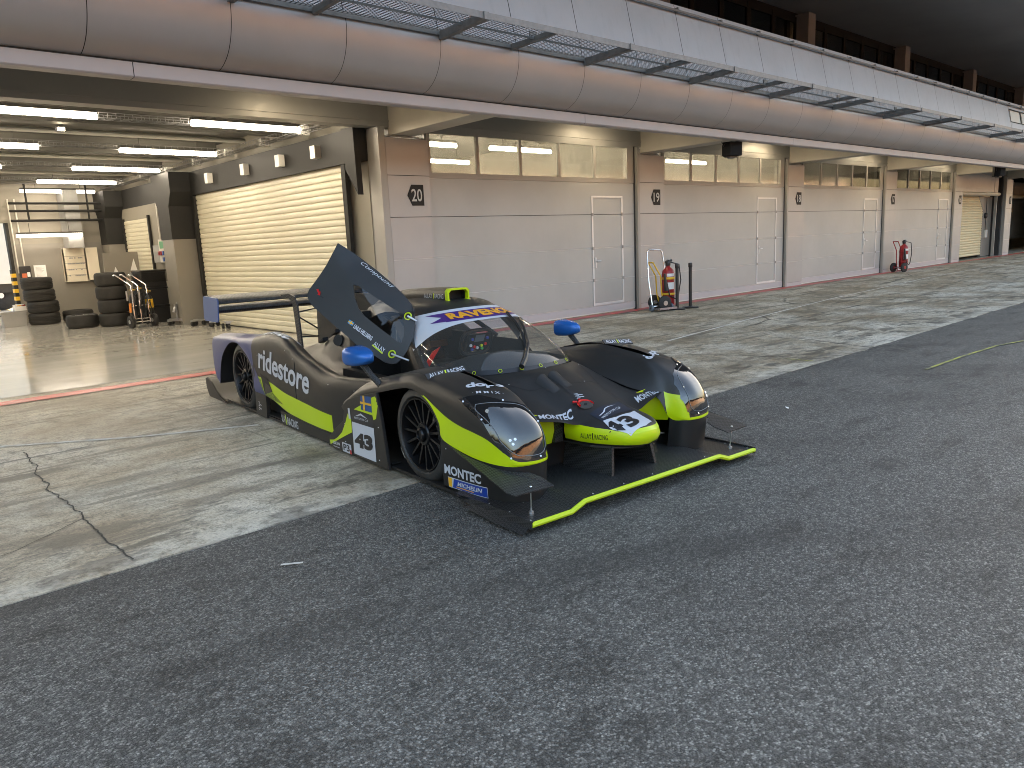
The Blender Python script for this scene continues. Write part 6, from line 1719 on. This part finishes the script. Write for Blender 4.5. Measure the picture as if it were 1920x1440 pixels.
def dtext(txt, m, bl, br, tl, bold=0, shear=0, off=.004):
    vs, fs = text_tris(txt, bold, shear)
    pts = [dpt(bl[0] + (br[0] - bl[0]) * a + (tl[0] - bl[0]) * c, bl[1] + (br[1] - bl[1]) * a + (tl[1] - bl[1]) * c, off) for a, c in vs]
    return MB().add(pts, fs).build('lettering', m, DOOR, smooth=False, recalc=False)
WINP = dpoly('door_window', M['doorglass'], WIN, .0005)
dtext('LINUS HELLBERG', STW, (.41, .16), (.243, .074), (.428, .132), .03)
dpoly('flag_field', mat('flag_blue_bright', (0.02, 0.22, 0.48), .4), [(.469, .185), (.427, .16), (.44, .134), (.484, .159)], .003)
dpoly('flag_cross', FYE, [(.452, .174), (.444, .170), (.458, .143), (.466, .148)], .0045)
dpoly('flag_cross', FYE, [(.474, .177), (.431, .152), (.436, .143), (.479, .168)], .0048)
dtext('ALLAY', STW, (.204, .071), (.104, .023), (.226, .045), .01)
dpoly('lime_rule', LIME, [(.208, .082), (.104, .036), (.110, .027), (.21, .071)], .004)
dtext('Campagnol' if False else 'Compound', STW, (.868, -.080), (.569, -.215), (.884, -.112), .0, .35)
dpoly('red_arrow', RED, [(.852, .304), (.846, .288), (.815, .288), (.818, .280), (.788, .297), (.806, .314), (.812, .304)], .004)
dpoly('pull_slot', DARK, [(.785, .300), (.780, .290), (.757, .276), (.755, .286)], .004)
for cc, pe in (((.274, -.258), (.210, -.30)), ((.065, -.032), (-.049, -.13))):
    c0 = dpt(*cc, .004)
    b = MB().tube([c0 + DU * (.026 * math.cos(a)) + DV * (.026 * math.sin(a)) for a in [2 * math.pi * k / 24 for k in range(24)]], .0055, 6, closed=True)
    b.build('hinge_ring', LIME, DOOR)
    MB().tube([c0 + DN * .006, dpt(*pe, .012)], .008, 8).build('hinge_pin', ALU, DOOR)

# ---------------------------------------------------------------- screws along the panels
def screws(par, bv, pts, r=.0045):
    b = MB()
    for p, n in pts:
        n = Vector(n).normalized(); q = onto(bv, Vector(p), n, .001, .2)
        if q is not None: b.tube([q, q + n * .003], [r, r * .7], 8)
    if b.v: b.build('screw', ALU, par)
screws(LOWP, blow, [((-.95, y, z), (-1, 0, 0)) for y, z in ((-.22, .30), (-.23, .045), (-.40, .05), (-.60, .05), (-.78, .06))])
screws(SPL, build_bvh(SPL), [((x, y, .2), (0, 0, 1)) for x in (-.96, .96) for y in (-1.03, -.85, -.66)] + [((x, -.42, .2), (0, 0, 1)) for x in (-.4, 0, .4)] + [((x, -1.03, .2), (0, 0, 1)) for x in (-.5, -.25, 0, .25, .5)], .0042)
screws(HOODO, bh, [((x, y, .8), (0, 0, 1)) for x, y in ((-.36, -.115), (-.28, -.25), (-.19, -.275), (-.06, -.325), (.10, -.35), (.25, -.32), (.35, -.03), (.42, .12), (-.2, -.02), (.2, -.02), (0, -.07))], .004)
screws(pods[-1], bpod, [((-.95, y, z), (-1, 0, .3)) for y, z in ((2.25, .70), (2.1, .64), (1.45, .50), (1.1, .5), (2.9, .60))], .004)
screws(SIDEP, bsp, [((-.966, y, z), (-1, 0, 0)) for y, z in ((1.13, .24), (1.14, .10), (.62, .06), (.60, .30), (1.33, .05))], .0045)
for s in (-1, 1):
    groove('panel_joint', [mx((-.945, .55, 0), s), mx((-.80, .56, 0), s), mx((-.62, .56, 0), s)], .004, DARK, bvf[s], fenders[s])
gp = [Vector((-.96, 2.05, z)) for z in (.30, .45, .60, .68)]
q = [onto(bpod, p, Vector((-1, 0, .15)).normalized(), .0012, .2) for p in gp]
MB().tube([p for p in catmull([x for x in q if x is not None], 4)], .0018, 5).build('panel_joint', DARK, pods[-1])
